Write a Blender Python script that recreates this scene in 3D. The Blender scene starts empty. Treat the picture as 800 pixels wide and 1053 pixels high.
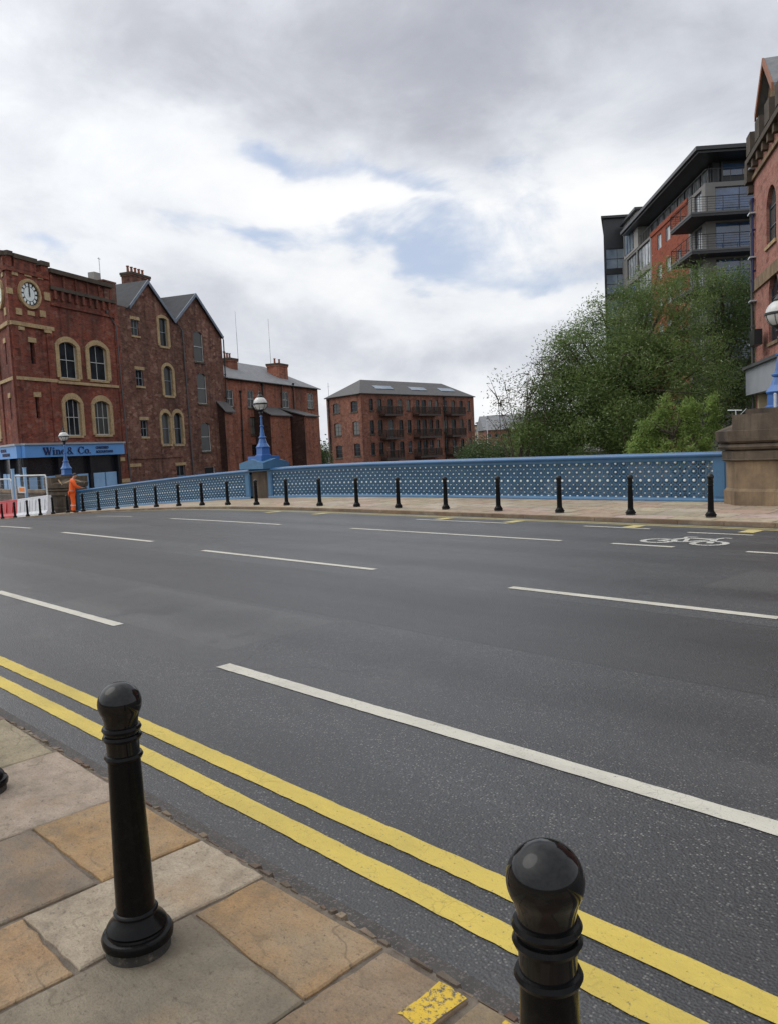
import bpy, bmesh, math, random
import numpy as np
from mathutils import Vector, Matrix
random.seed(7)
RNG = np.random.default_rng(7)
sc = bpy.context.scene
COL = sc.collection
R_ = math.radians

# ------------------------------------------------------------------ camera model (photo measured at 800x1053)
FPX, PITCH, ROLL, PSI, CAMH = 815.36, 0.0828, 0.0492, 0.7733, 1.5261
_fw = Vector((-math.cos(PSI)*math.cos(PITCH), math.sin(PSI)*math.cos(PITCH), -math.sin(PITCH)))
_rt = Vector((math.sin(PSI), math.cos(PSI), 0)); _up = _rt.cross(_fw)
CR = math.cos(ROLL)*_rt - math.sin(ROLL)*_up
CU = math.sin(ROLL)*_rt + math.cos(ROLL)*_up
CF = _fw
CAM = Vector((0, 0, CAMH))
HEAD = Vector((-math.cos(PSI), math.sin(PSI), 0)); SIDE = Vector((math.sin(PSI), math.cos(PSI), 0))

def ray(x, y): return CF + CR*((x-400)/FPX) - CU*((y-526.5)/FPX)
def cw(r, d, z=0.0):                       # metres right of and ahead of the camera -> world
    p = HEAD*d + SIDE*r; return Vector((p.x, p.y, z))
def at_depth(x, y, d):
    v = ray(x, y); k = d/v.dot(HEAD); return CAM + v*k
def at_y(x, y, Y):
    v = ray(x, y); return CAM + v*(Y/v.y)
def at_h(x, y, hf):                        # ray against a height function
    v = ray(x, y); z = 0.0
    for _ in range(25):
        p = CAM + v*((z-CAMH)/v.z); z = hf(p.x, p.y)
    return CAM + v*((z-CAMH)/v.z)

_px = np.array([-400, -60, -54, -48, -42, -37, -31, -27, -24.5, -21.5, -18, -12, 80.])
_pz = np.array([-1.65, -1.65, -1.6, -1.38, -1.0, -.68, -.35, -.18, -.09, -.03, 0, 0, 0])
def zs(x):                                 # hump of the bridge along the road
    return float(np.mean(np.interp(np.array([x-1.6, x-.8, x, x+.8, x+1.6]), _px, _pz)))
_cy = np.array([-50, 1.6, 5, 8, 11, 14.55, 40]); _cz = np.array([-.10, -.10, -.075, -.09, -.16, -.235, -.235])
def zroad(x, y): return zs(x) + float(np.interp(y, _cy, _cz))
def zfar(x, y=15): return zs(x) - .17 + .04*max(0, min(1, (y-14.5)/4))
KN, KF, PY = 1.60, 14.55, 18.35            # near kerb, far kerb, parapet line

# ------------------------------------------------------------------ materials
def new_mat(name):
    m = bpy.data.materials.new(name); m.use_nodes = True
    nt = m.node_tree; b = nt.nodes['Principled BSDF']; return m, nt, b
def N(nt, t, **k):
    n = nt.nodes.new(t)
    for a, v in k.items():
        if a in n.inputs: n.inputs[a].default_value = v
        else: setattr(n, a, v)
    return n
def L(nt, a, b): nt.links.new(a, b)
def pos(nt, scale=(1, 1, 1)):
    g = N(nt, 'ShaderNodeNewGeometry'); m = N(nt, 'ShaderNodeVectorMath', operation='MULTIPLY')
    L(nt, g.outputs['Position'], m.inputs[0]); m.inputs[1].default_value = scale; return m.outputs[0]
def noise(nt, vec, scale, detail=4, rough=.55):
    n = N(nt, 'ShaderNodeTexNoise'); n.inputs['Scale'].default_value = scale
    n.inputs['Detail'].default_value = detail; n.inputs['Roughness'].default_value = rough
    L(nt, vec, n.inputs['Vector']); return n.outputs['Fac']
def ramp(nt, fac, stops):
    r = N(nt, 'ShaderNodeValToRGB'); cr = r.color_ramp
    while len(cr.elements) < len(stops): cr.elements.new(.5)
    for e, (p, c) in zip(cr.elements, stops):
        e.position = p; e.color = (*c, 1) if not isinstance(c, (int, float)) else (c, c, c, 1)
    L(nt, fac, r.inputs[0]); return r.outputs[0]
def mix(nt, fac, a, b, mode='MIX'):
    m = N(nt, 'ShaderNodeMix', data_type='RGBA', blend_type=mode)
    if isinstance(fac, (int, float)): m.inputs[0].default_value = fac
    else: L(nt, fac, m.inputs[0])
    for i, v in ((6, a), (7, b)):
        if isinstance(v, tuple): m.inputs[i].default_value = (*v, 1)
        else: L(nt, v, m.inputs[i])
    return m.outputs[2]
def bump(nt, b, h, strength=.3, dist=.01):
    n = N(nt, 'ShaderNodeBump'); n.inputs['Strength'].default_value = strength; n.inputs['Distance'].default_value = dist
    L(nt, h, n.inputs['Height']); L(nt, n.outputs[0], b.inputs['Normal'])
def simple(name, c1, c2=None, scale=3, rough=.5, metal=0, bmp=0, bscale=40, spec=.5, coat=0, dirt=None):
    m, nt, b = new_mat(name); c2 = c2 or tuple(v*.8 for v in c1)
    p = pos(nt)
    col = ramp(nt, noise(nt, p, scale, 6), [(.3, c1), (.7, c2)])
    if dirt: col = mix(nt, ramp(nt, noise(nt, p, scale*4, 5, .7), [(.52, 0.), (.72, 1.)]), col, dirt)
    L(nt, col, b.inputs['Base Color'])
    b.inputs['Roughness'].default_value = rough; b.inputs['Metallic'].default_value = metal
    b.inputs['Specular IOR Level'].default_value = spec; b.inputs['Coat Weight'].default_value = coat; b.inputs['Coat Roughness'].default_value = .08
    if bmp: bump(nt, b, noise(nt, p, bscale, 4), bmp, .01)
    return m
def wall_uv(nt):                           # (distance along the wall, height) from position and normal
    g = N(nt, 'ShaderNodeNewGeometry')
    cr = N(nt, 'ShaderNodeVectorMath', operation='CROSS_PRODUCT'); cr.inputs[0].default_value = (0, 0, 1); L(nt, g.outputs['True Normal'], cr.inputs[1])
    nm = N(nt, 'ShaderNodeVectorMath', operation='NORMALIZE'); L(nt, cr.outputs[0], nm.inputs[0])
    dt = N(nt, 'ShaderNodeVectorMath', operation='DOT_PRODUCT'); L(nt, nm.outputs[0], dt.inputs[0]); L(nt, g.outputs['Position'], dt.inputs[1])
    sx = N(nt, 'ShaderNodeSeparateXYZ'); L(nt, g.outputs['Position'], sx.inputs[0])
    cb = N(nt, 'ShaderNodeCombineXYZ'); L(nt, dt.outputs['Value'], cb.inputs[0]); L(nt, sx.outputs[2], cb.inputs[1])
    return cb.outputs[0], g.outputs['Position']
def brick(name, a, b_, mortar, stain=(.03, .02, .018), stain_amt=.6, pale=(.42, .26, .2), pale_amt=.25, bw=.225, bh=.075, sscale=.35):
    m, nt, b = new_mat(name); uv, P = wall_uv(nt)
    br = N(nt, 'ShaderNodeTexBrick'); L(nt, uv, br.inputs['Vector'])
    br.inputs['Color1'].default_value = (*a, 1); br.inputs['Color2'].default_value = (*b_, 1); br.inputs['Mortar'].default_value = (*mortar, 1)
    br.inputs['Scale'].default_value = 1; br.inputs['Brick Width'].default_value = bw; br.inputs['Row Height'].default_value = bh
    br.inputs['Mortar Size'].default_value = .006; br.inputs['Bias'].default_value = -.1
    col = br.outputs['Color']
    blk = N(nt, 'ShaderNodeTexVoronoi', feature='F1'); blk.inputs['Scale'].default_value = 1.0
    bs = N(nt, 'ShaderNodeVectorMath', operation='MULTIPLY'); L(nt, uv, bs.inputs[0]); bs.inputs[1].default_value = (2.6, 5.2, 1); L(nt, bs.outputs[0], blk.inputs['Vector'])
    sb = N(nt, 'ShaderNodeSeparateColor'); L(nt, blk.outputs['Color'], sb.inputs[0])
    col = mix(nt, ramp(nt, sb.outputs[0], [(.0, .55), (.3, 0.)]), col, tuple(v*.35 for v in b_))
    col = mix(nt, ramp(nt, sb.outputs[1], [(.78, 0.), (1.0, pale_amt)]), col, pale)
    col = mix(nt, ramp(nt, noise(nt, P, 1.3, 9, .8), [(.45, 0.), (.75, pale_amt)]), col, pale)
    st = N(nt, 'ShaderNodeVectorMath', operation='MULTIPLY'); L(nt, P, st.inputs[0]); st.inputs[1].default_value = (1, 1, .45)
    col = mix(nt, ramp(nt, noise(nt, st.outputs[0], sscale, 7, .68), [(.4, 0.), (.72, stain_amt)]), col, stain)
    col = mix(nt, ramp(nt, noise(nt, pos(nt, (2.6, 2.6, .16)), 1.0, 6, .6), [(.50, 0.), (.72, stain_amt*.8)]), col, stain)
    L(nt, col, b.inputs['Base Color']); b.inputs['Roughness'].default_value = .88; b.inputs['Specular IOR Level'].default_value = .25
    bump(nt, b, br.outputs['Fac'], -.4, .01)
    return m
M = {}
M['brickA'] = brick('red pressed brick', (.27, .060, .037), (.12, .030, .022), (.25, .12, .085), pale_amt=.30, stain_amt=.68, sscale=.4)
M['brickB'] = brick('weathered brown brick', (.215, .085, .060), (.09, .036, .029), (.2, .13, .10), pale_amt=.55, stain_amt=.7, sscale=.3)
M['brickC'] = brick('orange red brick', (.42, .14, .08), (.24, .078, .048), (.34, .18, .13), pale_amt=.4, stain_amt=.68, sscale=.34)
M['brickS'] = brick('dark brick', (.075, .032, .024), (.04, .02, .017), (.06, .04, .03), stain_amt=.7, pale_amt=.1)  # darker brick, used only on the near side walls of the extensions
M['brickD'] = brick('warehouse brick', (.30, .105, .064), (.16, .057, .039), (.28, .17, .12), pale_amt=.35, stain_amt=.6, sscale=.22)
M['brickE'] = brick('new terracotta brick', (.33, .075, .038), (.26, .06, .032), (.26, .12, .08), stain_amt=.15, pale_amt=.05)
M['brickF'] = brick('pinkish brick', (.42, .165, .125), (.28, .10, .078), (.40, .29, .24), pale_amt=.4, stain_amt=.35)
M['stoneA'] = simple('cream dressed stone', (.50, .37, .20), (.36, .25, .14), 2, .85, bmp=.3, dirt=(.12, .08, .05))
def stone(name, c1, c2, soot, amt=.85):
    m, nt, b = new_mat(name); p = pos(nt)
    col = ramp(nt, noise(nt, p, 5, 7, .65), [(.3, c1), (.7, c2)])
    col = mix(nt, ramp(nt, noise(nt, pos(nt, (1.2, 1.2, .5)), 1.5, 6, .6), [(.38, 0.), (.7, amt)]), col, soot)
    col = mix(nt, ramp(nt, noise(nt, pos(nt, (7, 7, .6)), 1.2, 5, .6), [(.5, 0.), (.75, amt*.6)]), col, soot)
    L(nt, col, b.inputs['Base Color']); b.inputs['Roughness'].default_value = .9; b.inputs['Specular IOR Level'].default_value = .25
    bump(nt, b, noise(nt, p, 28, 6, .7), .7, .012); return m
M['stoneP'] = stone('weathered gritstone', (.17, .132, .096), (.115, .09, .068), (.042, .035, .030), .9)
M['stonePb'] = stone('cleaner gritstone', (.33, .235, .145), (.23, .165, .105), (.075, .058, .044), .8)
M['stoneD'] = simple('soot dark stone', (.10, .075, .055), (.05, .04, .032), 2, .9, bmp=.4)
M['slate'] = simple('grey roof slate', (.21, .215, .225), (.13, .135, .145), 2.2, .6, bmp=.4, bscale=12)
M['slateD'] = simple('dark roof slate', (.085, .08, .08), (.05, .048, .05), 2.2, .6, bmp=.4, bscale=12)
M['slateB'] = simple('blue black roof slate', (.045, .047, .054), (.03, .031, .036), 2.2, .7, bmp=.4, bscale=12, spec=.3)
M['lead'] = simple('blue grey lead', (.16, .20, .26), (.11, .14, .19), 3, .5)
M['black'] = simple('black gloss enamel', (.003, .003, .0035), (.005, .005, .0055), 8, .22, spec=.14, coat=.0, bmp=.2, bscale=16, dirt=(.008, .0075, .007))
M['blackgloss'] = simple('polished black enamel', (.004, .004, .0045), (.006, .006, .0065), 8, .09, spec=.36, bmp=.035, bscale=14)
M['blackm'] = simple('black ironwork', (.012, .012, .013), (.02, .02, .02), 5, .45)
M['rubber'] = simple('dull black base', (.05, .046, .04), (.02, .019, .018), 12, .85, bmp=.5, dirt=(.12, .10, .075))
M['blue'] = simple('blue bridge paint', (.062, .17, .31), (.05, .14, .26), 2.5, .45, bmp=.06, dirt=(.06, .12, .20))
M['blueL'] = simple('lattice blue paint', (.05, .145, .255), (.036, .11, .20), 2.5, .45)
M['blueR'] = simple('deep blue rail paint', (.05, .145, .30), (.042, .12, .25), 2.5, .26, bmp=.05)
M['blueC'] = simple('cobalt lamp paint', (.045, .15, .42), (.04, .125, .35), 3, .35)
M['whitep'] = simple('white boss paint', (.80, .86, .86), (.7, .77, .77), 6, .35)
M['fascia'] = simple('sky blue signboard', (.12, .33, .72), (.105, .30, .66), .8, .45)
M['navy'] = simple('navy lettering', (.008, .012, .09), (.006, .01, .075), 3, .5)
M['paleblue'] = simple('pale blue boarding', (.30, .50, .76), (.24, .43, .68), 2, .5)
M['shopdark'] = simple('dark shopfront', (.012, .013, .018), (.02, .02, .026), 2, .25)
M['white'] = simple('white painted wood', (.62, .63, .62), (.5, .51, .5), 4, .5)
M['frameg'] = simple('grey window paint', (.30, .34, .38), (.2, .23, .27), 4, .5)
M['framed'] = simple('dark window paint', (.03, .035, .04), (.05, .055, .06), 4, .4)
M['galv'] = simple('galvanised tube', (.62, .65, .68), (.5, .53, .56), 5, .38, metal=.4)
M['conc'] = simple('grey render', (.34, .33, .31), (.27, .265, .25), .6, .8)
M['concf'] = simple('mid grey cladding panels', (.21, .205, .195), (.165, .16, .155), .6, .7)
M['concd'] = simple('dark grey cladding', (.10, .10, .105), (.075, .075, .08), .6, .55)
M['concdd'] = simple('charcoal metal', (.022, .024, .028), (.03, .032, .036), .6, .4)
M['soffit'] = simple('dark soffit', (.035, .036, .038), (.05, .05, .052), 1, .7)
M['redpl'] = simple('red plastic', (.50, .025, .03), (.42, .02, .025), 3, .4, dirt=(.33, .05, .05))
M['whitepl'] = simple('white plastic', (.66, .68, .72), (.55, .57, .62), 3, .45, dirt=(.42, .42, .42))
M['hivis'] = simple('orange workwear', (.86, .13, .012), (.72, .095, .01), 9, .75, bmp=.3, bscale=22)
M['silver'] = simple('reflective tape', (.55, .56, .55), None, 5, .3, metal=.3)
M['skin'] = simple('skin', (.42, .22, .15), (.36, .18, .12), 8, .55)
M['hair'] = simple('dark hair', (.03, .02, .014), (.05, .035, .025), 30, .6)
M['boot'] = simple('black boots', (.02, .018, .016), None, 8, .5)
M['orange'] = simple('orange print', (.80, .22, .02), None, 3, .5)
M['bark'] = simple('tree bark', (.085, .065, .047), (.045, .036, .028), 4, .9, bmp=.6, bscale=14)
M['copper'] = simple('terracotta', (.30, .10, .05), (.22, .075, .04), 3, .8)
M['timber'] = simple('orange timber board', (.30, .115, .055), (.24, .09, .04), 4, .6)
M['cream'] = simple('cream board', (.62, .52, .34), (.5, .42, .28), 3, .6)
M['signgrey'] = simple('pale grey signboard', (.36, .38, .41), (.3, .32, .35), 1.2, .5)
M['wood'] = simple('brown stained timber', (.05, .03, .022), (.03, .02, .016), 3, .6)

def glass_mat(name, c1, c2, rough=.06, scale=.7, spec=.6):
    m, nt, b = new_mat(name)
    col = ramp(nt, noise(nt, pos(nt), scale, 3), [(.35, c1), (.65, c2)])
    if name == 'window glass':
        oi = N(nt, 'ShaderNodeObjectInfo'); col = mix(nt, ramp(nt, oi.outputs['Random'], [(.55, 0.), (.6, .35), (.8, .4), (.84, .9)]), col, (.17, .17, .16))  # random pane tone: curtain grey, also painting in varied reflections
    L(nt, col, b.inputs['Base Color'])
    b.inputs['Roughness'].default_value = rough; b.inputs['Specular IOR Level'].default_value = spec
    bump(nt, b, noise(nt, pos(nt), 1.3, 2), .06, .05)
    return m
M['glass'] = glass_mat('window glass', (.012, .014, .018), (.03, .034, .04), rough=.08, spec=.12)
M['glassb'] = glass_mat('blue tinted glass', (.02, .045, .11), (.06, .12, .25), spec=1.0)
M['skyglass'] = glass_mat('painted sky glazing', (.16, .21, .27), (.30, .36, .42), spec=.8, scale=.5)  # reflected sky painted into the pale pane colour
M['curtain'] = glass_mat('glass over pale curtains', (.22, .25, .27), (.46, .48, .49), scale=1.6)
def globe_mat():
    m, nt, b = new_mat('opal lamp glass')
    b.inputs['Base Color'].default_value = (.82, .82, .80, 1); b.inputs['Roughness'].default_value = .06
    b.inputs['Transmission Weight'].default_value = .35; b.inputs['Specular IOR Level'].default_value = .7
    return m
M['globe'] = globe_mat()

def asphalt():
    m, nt, b = new_mat('worn asphalt'); p = pos(nt)
    big = noise(nt, pos(nt, (.25, 1.1, 1)), .9, 5, .6)
    col = ramp(nt, big, [(.3, (.035, .035, .037)), (.7, (.076, .077, .082))])
    fine = noise(nt, p, 80, 4, .75)
    col = mix(nt, ramp(nt, fine, [(.36, 1.), (.58, 0.)]), col, (.026, .026, .027))
    vo = N(nt, 'ShaderNodeTexVoronoi', feature='F1'); vo.inputs['Scale'].default_value = 88; L(nt, p, vo.inputs['Vector'])
    sep = N(nt, 'ShaderNodeSeparateColor'); L(nt, vo.outputs['Color'], sep.inputs[0])
    spk = N(nt, 'ShaderNodeMath', operation='MULTIPLY'); L(nt, ramp(nt, sep.outputs[0], [(.77, 0.), (.84, 1.)]), spk.inputs[0]); L(nt, ramp(nt, vo.outputs['Distance'], [(.25, 1.), (.5, 0.)]), spk.inputs[1])
    col = mix(nt, spk.outputs[0], col, (.225, .216, .203))
    # faint tar seams / worn tracks running along the road
    wv = noise(nt, pos(nt, (.06, 1.6, 1)), 1.3, 3, .5)
    col = mix(nt, ramp(nt, wv, [(.50, 0.), (.62, .5)]), col, (.052, .052, .054))
    sp2 = noise(nt, pos(nt, (.5, 1.0, 1)), 2.2, 6, .7); col = mix(nt, ramp(nt, sp2, [(.56, 0.), (.72, .45)]), col, (.098, .095, .091))
    sx = N(nt, 'ShaderNodeSeparateXYZ'); L(nt, p, sx.inputs[0])
    def M2(op, a, b2=None, c=None):
        n = N(nt, 'ShaderNodeMath', operation=op)
        for i, v in enumerate((a, b2, c)):
            if v is None: continue
            if isinstance(v, (int, float)): n.inputs[i].default_value = v
            else: L(nt, v, n.inputs[i])
        return n.outputs[0]
    wob = noise(nt, pos(nt, (.8, .8, 1)), 1.6, 4, .6)
    def seam(axis, at, wd, amp=.06):       # tar joint: a thin wavering dark line
        d = M2('ABSOLUTE', M2('SUBTRACT', M2('MULTIPLY_ADD', wob, amp, sx.outputs[axis]), at+amp*.5)); return ramp(nt, M2('DIVIDE', d, wd), [(.4, 1.), (1., 0.)])
    def box_(x0, x1, y0, y1):
        m_ = None
        for ax_, lo, hi in ((0, x0, x1), (1, y0, y1)):
            for k_ in (M2('GREATER_THAN', sx.outputs[ax_], lo), M2('LESS_THAN', sx.outputs[ax_], hi)): m_ = k_ if m_ is None else M2('MULTIPLY', m_, k_)
        return m_
    for bx_, tone, am in (((-30, 3.5, 4.85, 6.55), (.030, .029, .030), .55), ((-9.2, -5.6, 3.5, 4.7), (.095, .093, .09), .4), ((-18, -10.5, 8.2, 10.4), (.032, .031, .032), .55), ((-3.6, 2, 8.0, 9.6), (.095, .094, .093), .45)):
        col = mix(nt, M2('MULTIPLY', box_(*bx_), am), col, tone)
    for ax_, at_, wd_ in ((1, 4.83, .022), (1, 6.58, .03), (1, 10.1, .03)):
        col = mix(nt, M2('MULTIPLY', seam(ax_, at_, wd_), .75), col, (.02, .02, .021))
    tr = M2('SINE', M2('MULTIPLY', sx.outputs[1], 3.4)); col = mix(nt, ramp(nt, M2('MULTIPLY_ADD', tr, .25, M2('MULTIPLY_ADD', wob, .6, .2)), [(.5, 0.), (.8, .6)]), col, (.025, .025, .027))
    ck_ = N(nt, 'ShaderNodeTexVoronoi', feature='DISTANCE_TO_EDGE'); ck_.inputs['Scale'].default_value = .42
    cv = N(nt, 'ShaderNodeVectorMath', operation='MULTIPLY_ADD'); nz = N(nt, 'ShaderNodeTexNoise'); nz.inputs['Scale'].default_value = 2.2; nz.inputs['Detail'].default_value = 5; L(nt, p, nz.inputs['Vector']); L(nt, nz.outputs['Color'], cv.inputs[0]); cv.inputs[1].default_value = (.6, .6, 0); L(nt, p, cv.inputs[2]); L(nt, cv.outputs[0], ck_.inputs['Vector'])
    crk = M2('MULTIPLY', ramp(nt, ck_.outputs['Distance'], [(.0, 1.), (.006, 0.)]), ramp(nt, noise(nt, p, .5, 3), [(.52, 0.), (.6, .8)])); col = mix(nt, crk, col, (.015, .015, .015))
    col = mix(nt, ramp(nt, noise(nt, p, 1.1, 4, .6), [(.62, 0.), (.70, .6)]), col, (.028, .028, .03))
    L(nt, col, b.inputs['Base Color'])
    L(nt, ramp(nt, big, [(.3, .35), (.7, .50)]), b.inputs['Roughness']); b.inputs['Specular IOR Level'].default_value = .62
    hh = N(nt, 'ShaderNodeMath', operation='ADD'); L(nt, vo.outputs['Distance'], hh.inputs[0]); L(nt, fine, hh.inputs[1])
    bump(nt, b, hh.outputs[0], .65, .006)
    return m
M['asphalt'] = asphalt()
def gutter():
    m, nt, b = new_mat('gutter asphalt'); p = pos(nt)
    col = ramp(nt, noise(nt, p, 14, 6, .7), [(.3, (.042, .038, .036)), (.7, (.085, .076, .072))])
    col = mix(nt, ramp(nt, noise(nt, p, 120, 2), [(.55, 0.), (.7, 1.)]), col, (.16, .14, .13))
    L(nt, col, b.inputs['Base Color']); b.inputs['Roughness'].default_value = .8
    bump(nt, b, noise(nt, p, 90, 3, .7), .8, .006); return m
M['gutter'] = gutter()
def paint(name, c, c2, wear=.5):
    m, nt, b = new_mat(name); p = pos(nt)
    col = ramp(nt, noise(nt, p, 2.2, 5, .7), [(.3, c), (.7, c2)])
    w = ramp(nt, noise(nt, p, 55, 6, .8), [(wear+.04, 0.), (wear+.12, 1.)])
    col = mix(nt, ramp(nt, noise(nt, pos(nt, (.7, 2, 1)), 1.4, 6, .75), [(.46, 0.), (.72, .45)]), col, tuple(v*.45 for v in c))
    col = mix(nt, w, col, (.075, .073, .068))
    pc = N(nt, 'ShaderNodeTexVoronoi', feature='DISTANCE_TO_EDGE'); pc.inputs['Scale'].default_value = 13; pn = N(nt, 'ShaderNodeTexNoise'); pn.inputs['Scale'].default_value = 9; L(nt, p, pn.inputs['Vector']); pv = N(nt, 'ShaderNodeVectorMath', operation='MULTIPLY_ADD'); L(nt, pn.outputs['Color'], pv.inputs[0]); pv.inputs[1].default_value = (.12, .12, 0); L(nt, p, pv.inputs[2]); L(nt, pv.outputs[0], pc.inputs['Vector'])
    pm = N(nt, 'ShaderNodeMath', operation='MULTIPLY'); L(nt, ramp(nt, pc.outputs['Distance'], [(.008, .4), (.03, 0.)]), pm.inputs[0]); L(nt, ramp(nt, noise(nt, p, 2.6, 3), [(.48, 0.), (.58, 1.)]), pm.inputs[1]); col = mix(nt, pm.outputs[0], col, tuple(v*.4 for v in c))
    w2 = ramp(nt, noise(nt, p, 7, 7, .8), [(.63, 0.), (.74, .7)]); col = mix(nt, w2, col, (.10, .098, .09))
    L(nt, col, b.inputs['Base Color']); b.inputs['Roughness'].default_value = .65
    bump(nt, b, noise(nt, p, 95, 3, .7), .5, .005); return m
M['yellow'] = paint('yellow road paint', (.60, .45, .085), (.50, .385, .085), .545)
M['paleyel'] = paint('faded yellow road paint', (.60, .50, .20), (.50, .42, .18), .56)
M['whiter'] = paint('white road paint', (.58, .555, .48), (.5, .475, .41), .555)
M['whitew'] = paint('worn white road paint', (.60, .59, .54), (.46, .45, .42), .50)
M['paleyk'] = paint('chipped yellow kerb paint', (.66, .44, .035), (.56, .37, .035), .46)

def attr_mat(name, rough=.85, scale=9, amt=.55, bmp=.7, dark=(.10, .075, .055), riven=True):
    m, nt, b = new_mat(name); p = pos(nt)
    a = N(nt, 'ShaderNodeAttribute', attribute_name='Col')
    n1 = noise(nt, p, scale, 8, .68)
    col = mix(nt, ramp(nt, n1, [(.40, 0.), (.74, amt)]), a.outputs['Color'], dark)
    n2 = noise(nt, p, 2.3, 6, .65)
    col = mix(nt, ramp(nt, n2, [(.42, 0.), (.66, .48)]), col, (.38, .32, .235))
    n7 = noise(nt, p, 1.7, 6, .7); col = mix(nt, ramp(nt, n7, [(.52, 0.), (.66, .42)]), col, (.36, .22, .105))
    n4 = noise(nt, p, 3.7, 7, .7); col = mix(nt, ramp(nt, n4, [(.50, 0.), (.68, .65)]), col, (.15, .125, .095))
    n3 = noise(nt, pos(nt, (1, 1.6, 1)), 34, 5, .78)
    col = mix(nt, ramp(nt, n3, [(.56, 0.), (.68, .7)]), col, (.085, .066, .05))
    n6 = noise(nt, p, 120, 3, .7); col = mix(nt, ramp(nt, n6, [(.33, .3), (.55, 0.)]), col, (.09, .07, .05))
    hh = N(nt, 'ShaderNodeMath', operation='ADD'); L(nt, n1, hh.inputs[0]); L(nt, n3, hh.inputs[1]); h = hh.outputs[0]
    if riven:                              # flaked bedding steps of riven sandstone
        n5 = noise(nt, pos(nt, (1, 1.3, 1)), 2.1, 3, .5)
        stp = ramp(nt, n5, [(.40, 0.), (.415, .35), (.52, .35), (.535, .7), (.63, .7), (.645, 1.)])
        h2 = N(nt, 'ShaderNodeMath', operation='MULTIPLY_ADD'); L(nt, stp, h2.inputs[0]); h2.inputs[1].default_value = .45; L(nt, h, h2.inputs[2]); h = h2.outputs[0]
        edge = ramp(nt, n5, [(.402, 0.), (.412, .5), (.422, 0.), (.640, 0.), (.648, .5), (.66, 0.)]); ek = N(nt, 'ShaderNodeMath', operation='MULTIPLY'); L(nt, edge, ek.inputs[0]); L(nt, ramp(nt, n2, [(.42, 0.), (.6, 1.)]), ek.inputs[1]); col = mix(nt, ek.outputs[0], col, (.10, .075, .05))
    L(nt, col, b.inputs['Base Color']); b.inputs['Roughness'].default_value = rough; b.inputs['Specular IOR Level'].default_value = .3
    bump(nt, b, h, bmp, .012)
    return m
M['slab'] = attr_mat('sandstone paving')
M['slabfar'] = attr_mat('far sandstone paving', amt=.15, bmp=.2, dark=(.25, .2, .15), riven=False)
def leaf_mat(name):
    m, nt, b = new_mat(name)
    a = N(nt, 'ShaderNodeAttribute', attribute_name='Col')
    b.inputs['Roughness'].default_value = .5; b.inputs['Specular IOR Level'].default_value = .35
    L(nt, a.outputs['Color'], b.inputs['Base Color'])
    tr = N(nt, 'ShaderNodeBsdfTranslucent'); L(nt, a.outputs['Color'], tr.inputs[0])
    ms = N(nt, 'ShaderNodeMixShader'); ms.inputs[0].default_value = .42
    L(nt, b.outputs[0], ms.inputs[1]); L(nt, tr.outputs[0], ms.inputs[2]); L(nt, ms.outputs[0], nt.nodes['Material Output'].inputs[0])
    return m
M['leaf'] = leaf_mat('foliage')
def water():
    m, nt, b = new_mat('river water')
    b.inputs['Base Color'].default_value = (.03, .032, .02, 1); b.inputs['Roughness'].default_value = .12
    bump(nt, b, noise(nt, pos(nt, (1, 1, 1)), 1.2, 5, .6), .25, .2); return m
M['water'] = water()
M['earth'] = simple('far ground', (.06, .075, .035), (.09, .085, .06), .05, .95)
M['bank'] = simple('paved bank', (.10, .095, .088), (.07, .068, .062), .4, .9)
M['mortar'] = simple('gritty mortar', (.20, .165, .13), (.10, .08, .062), 18, .95, bmp=.8, bscale=80)
M['sett'] = attr_mat('kerb setts', amt=.4, scale=20, dark=(.05, .035, .03), riven=False)

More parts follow.
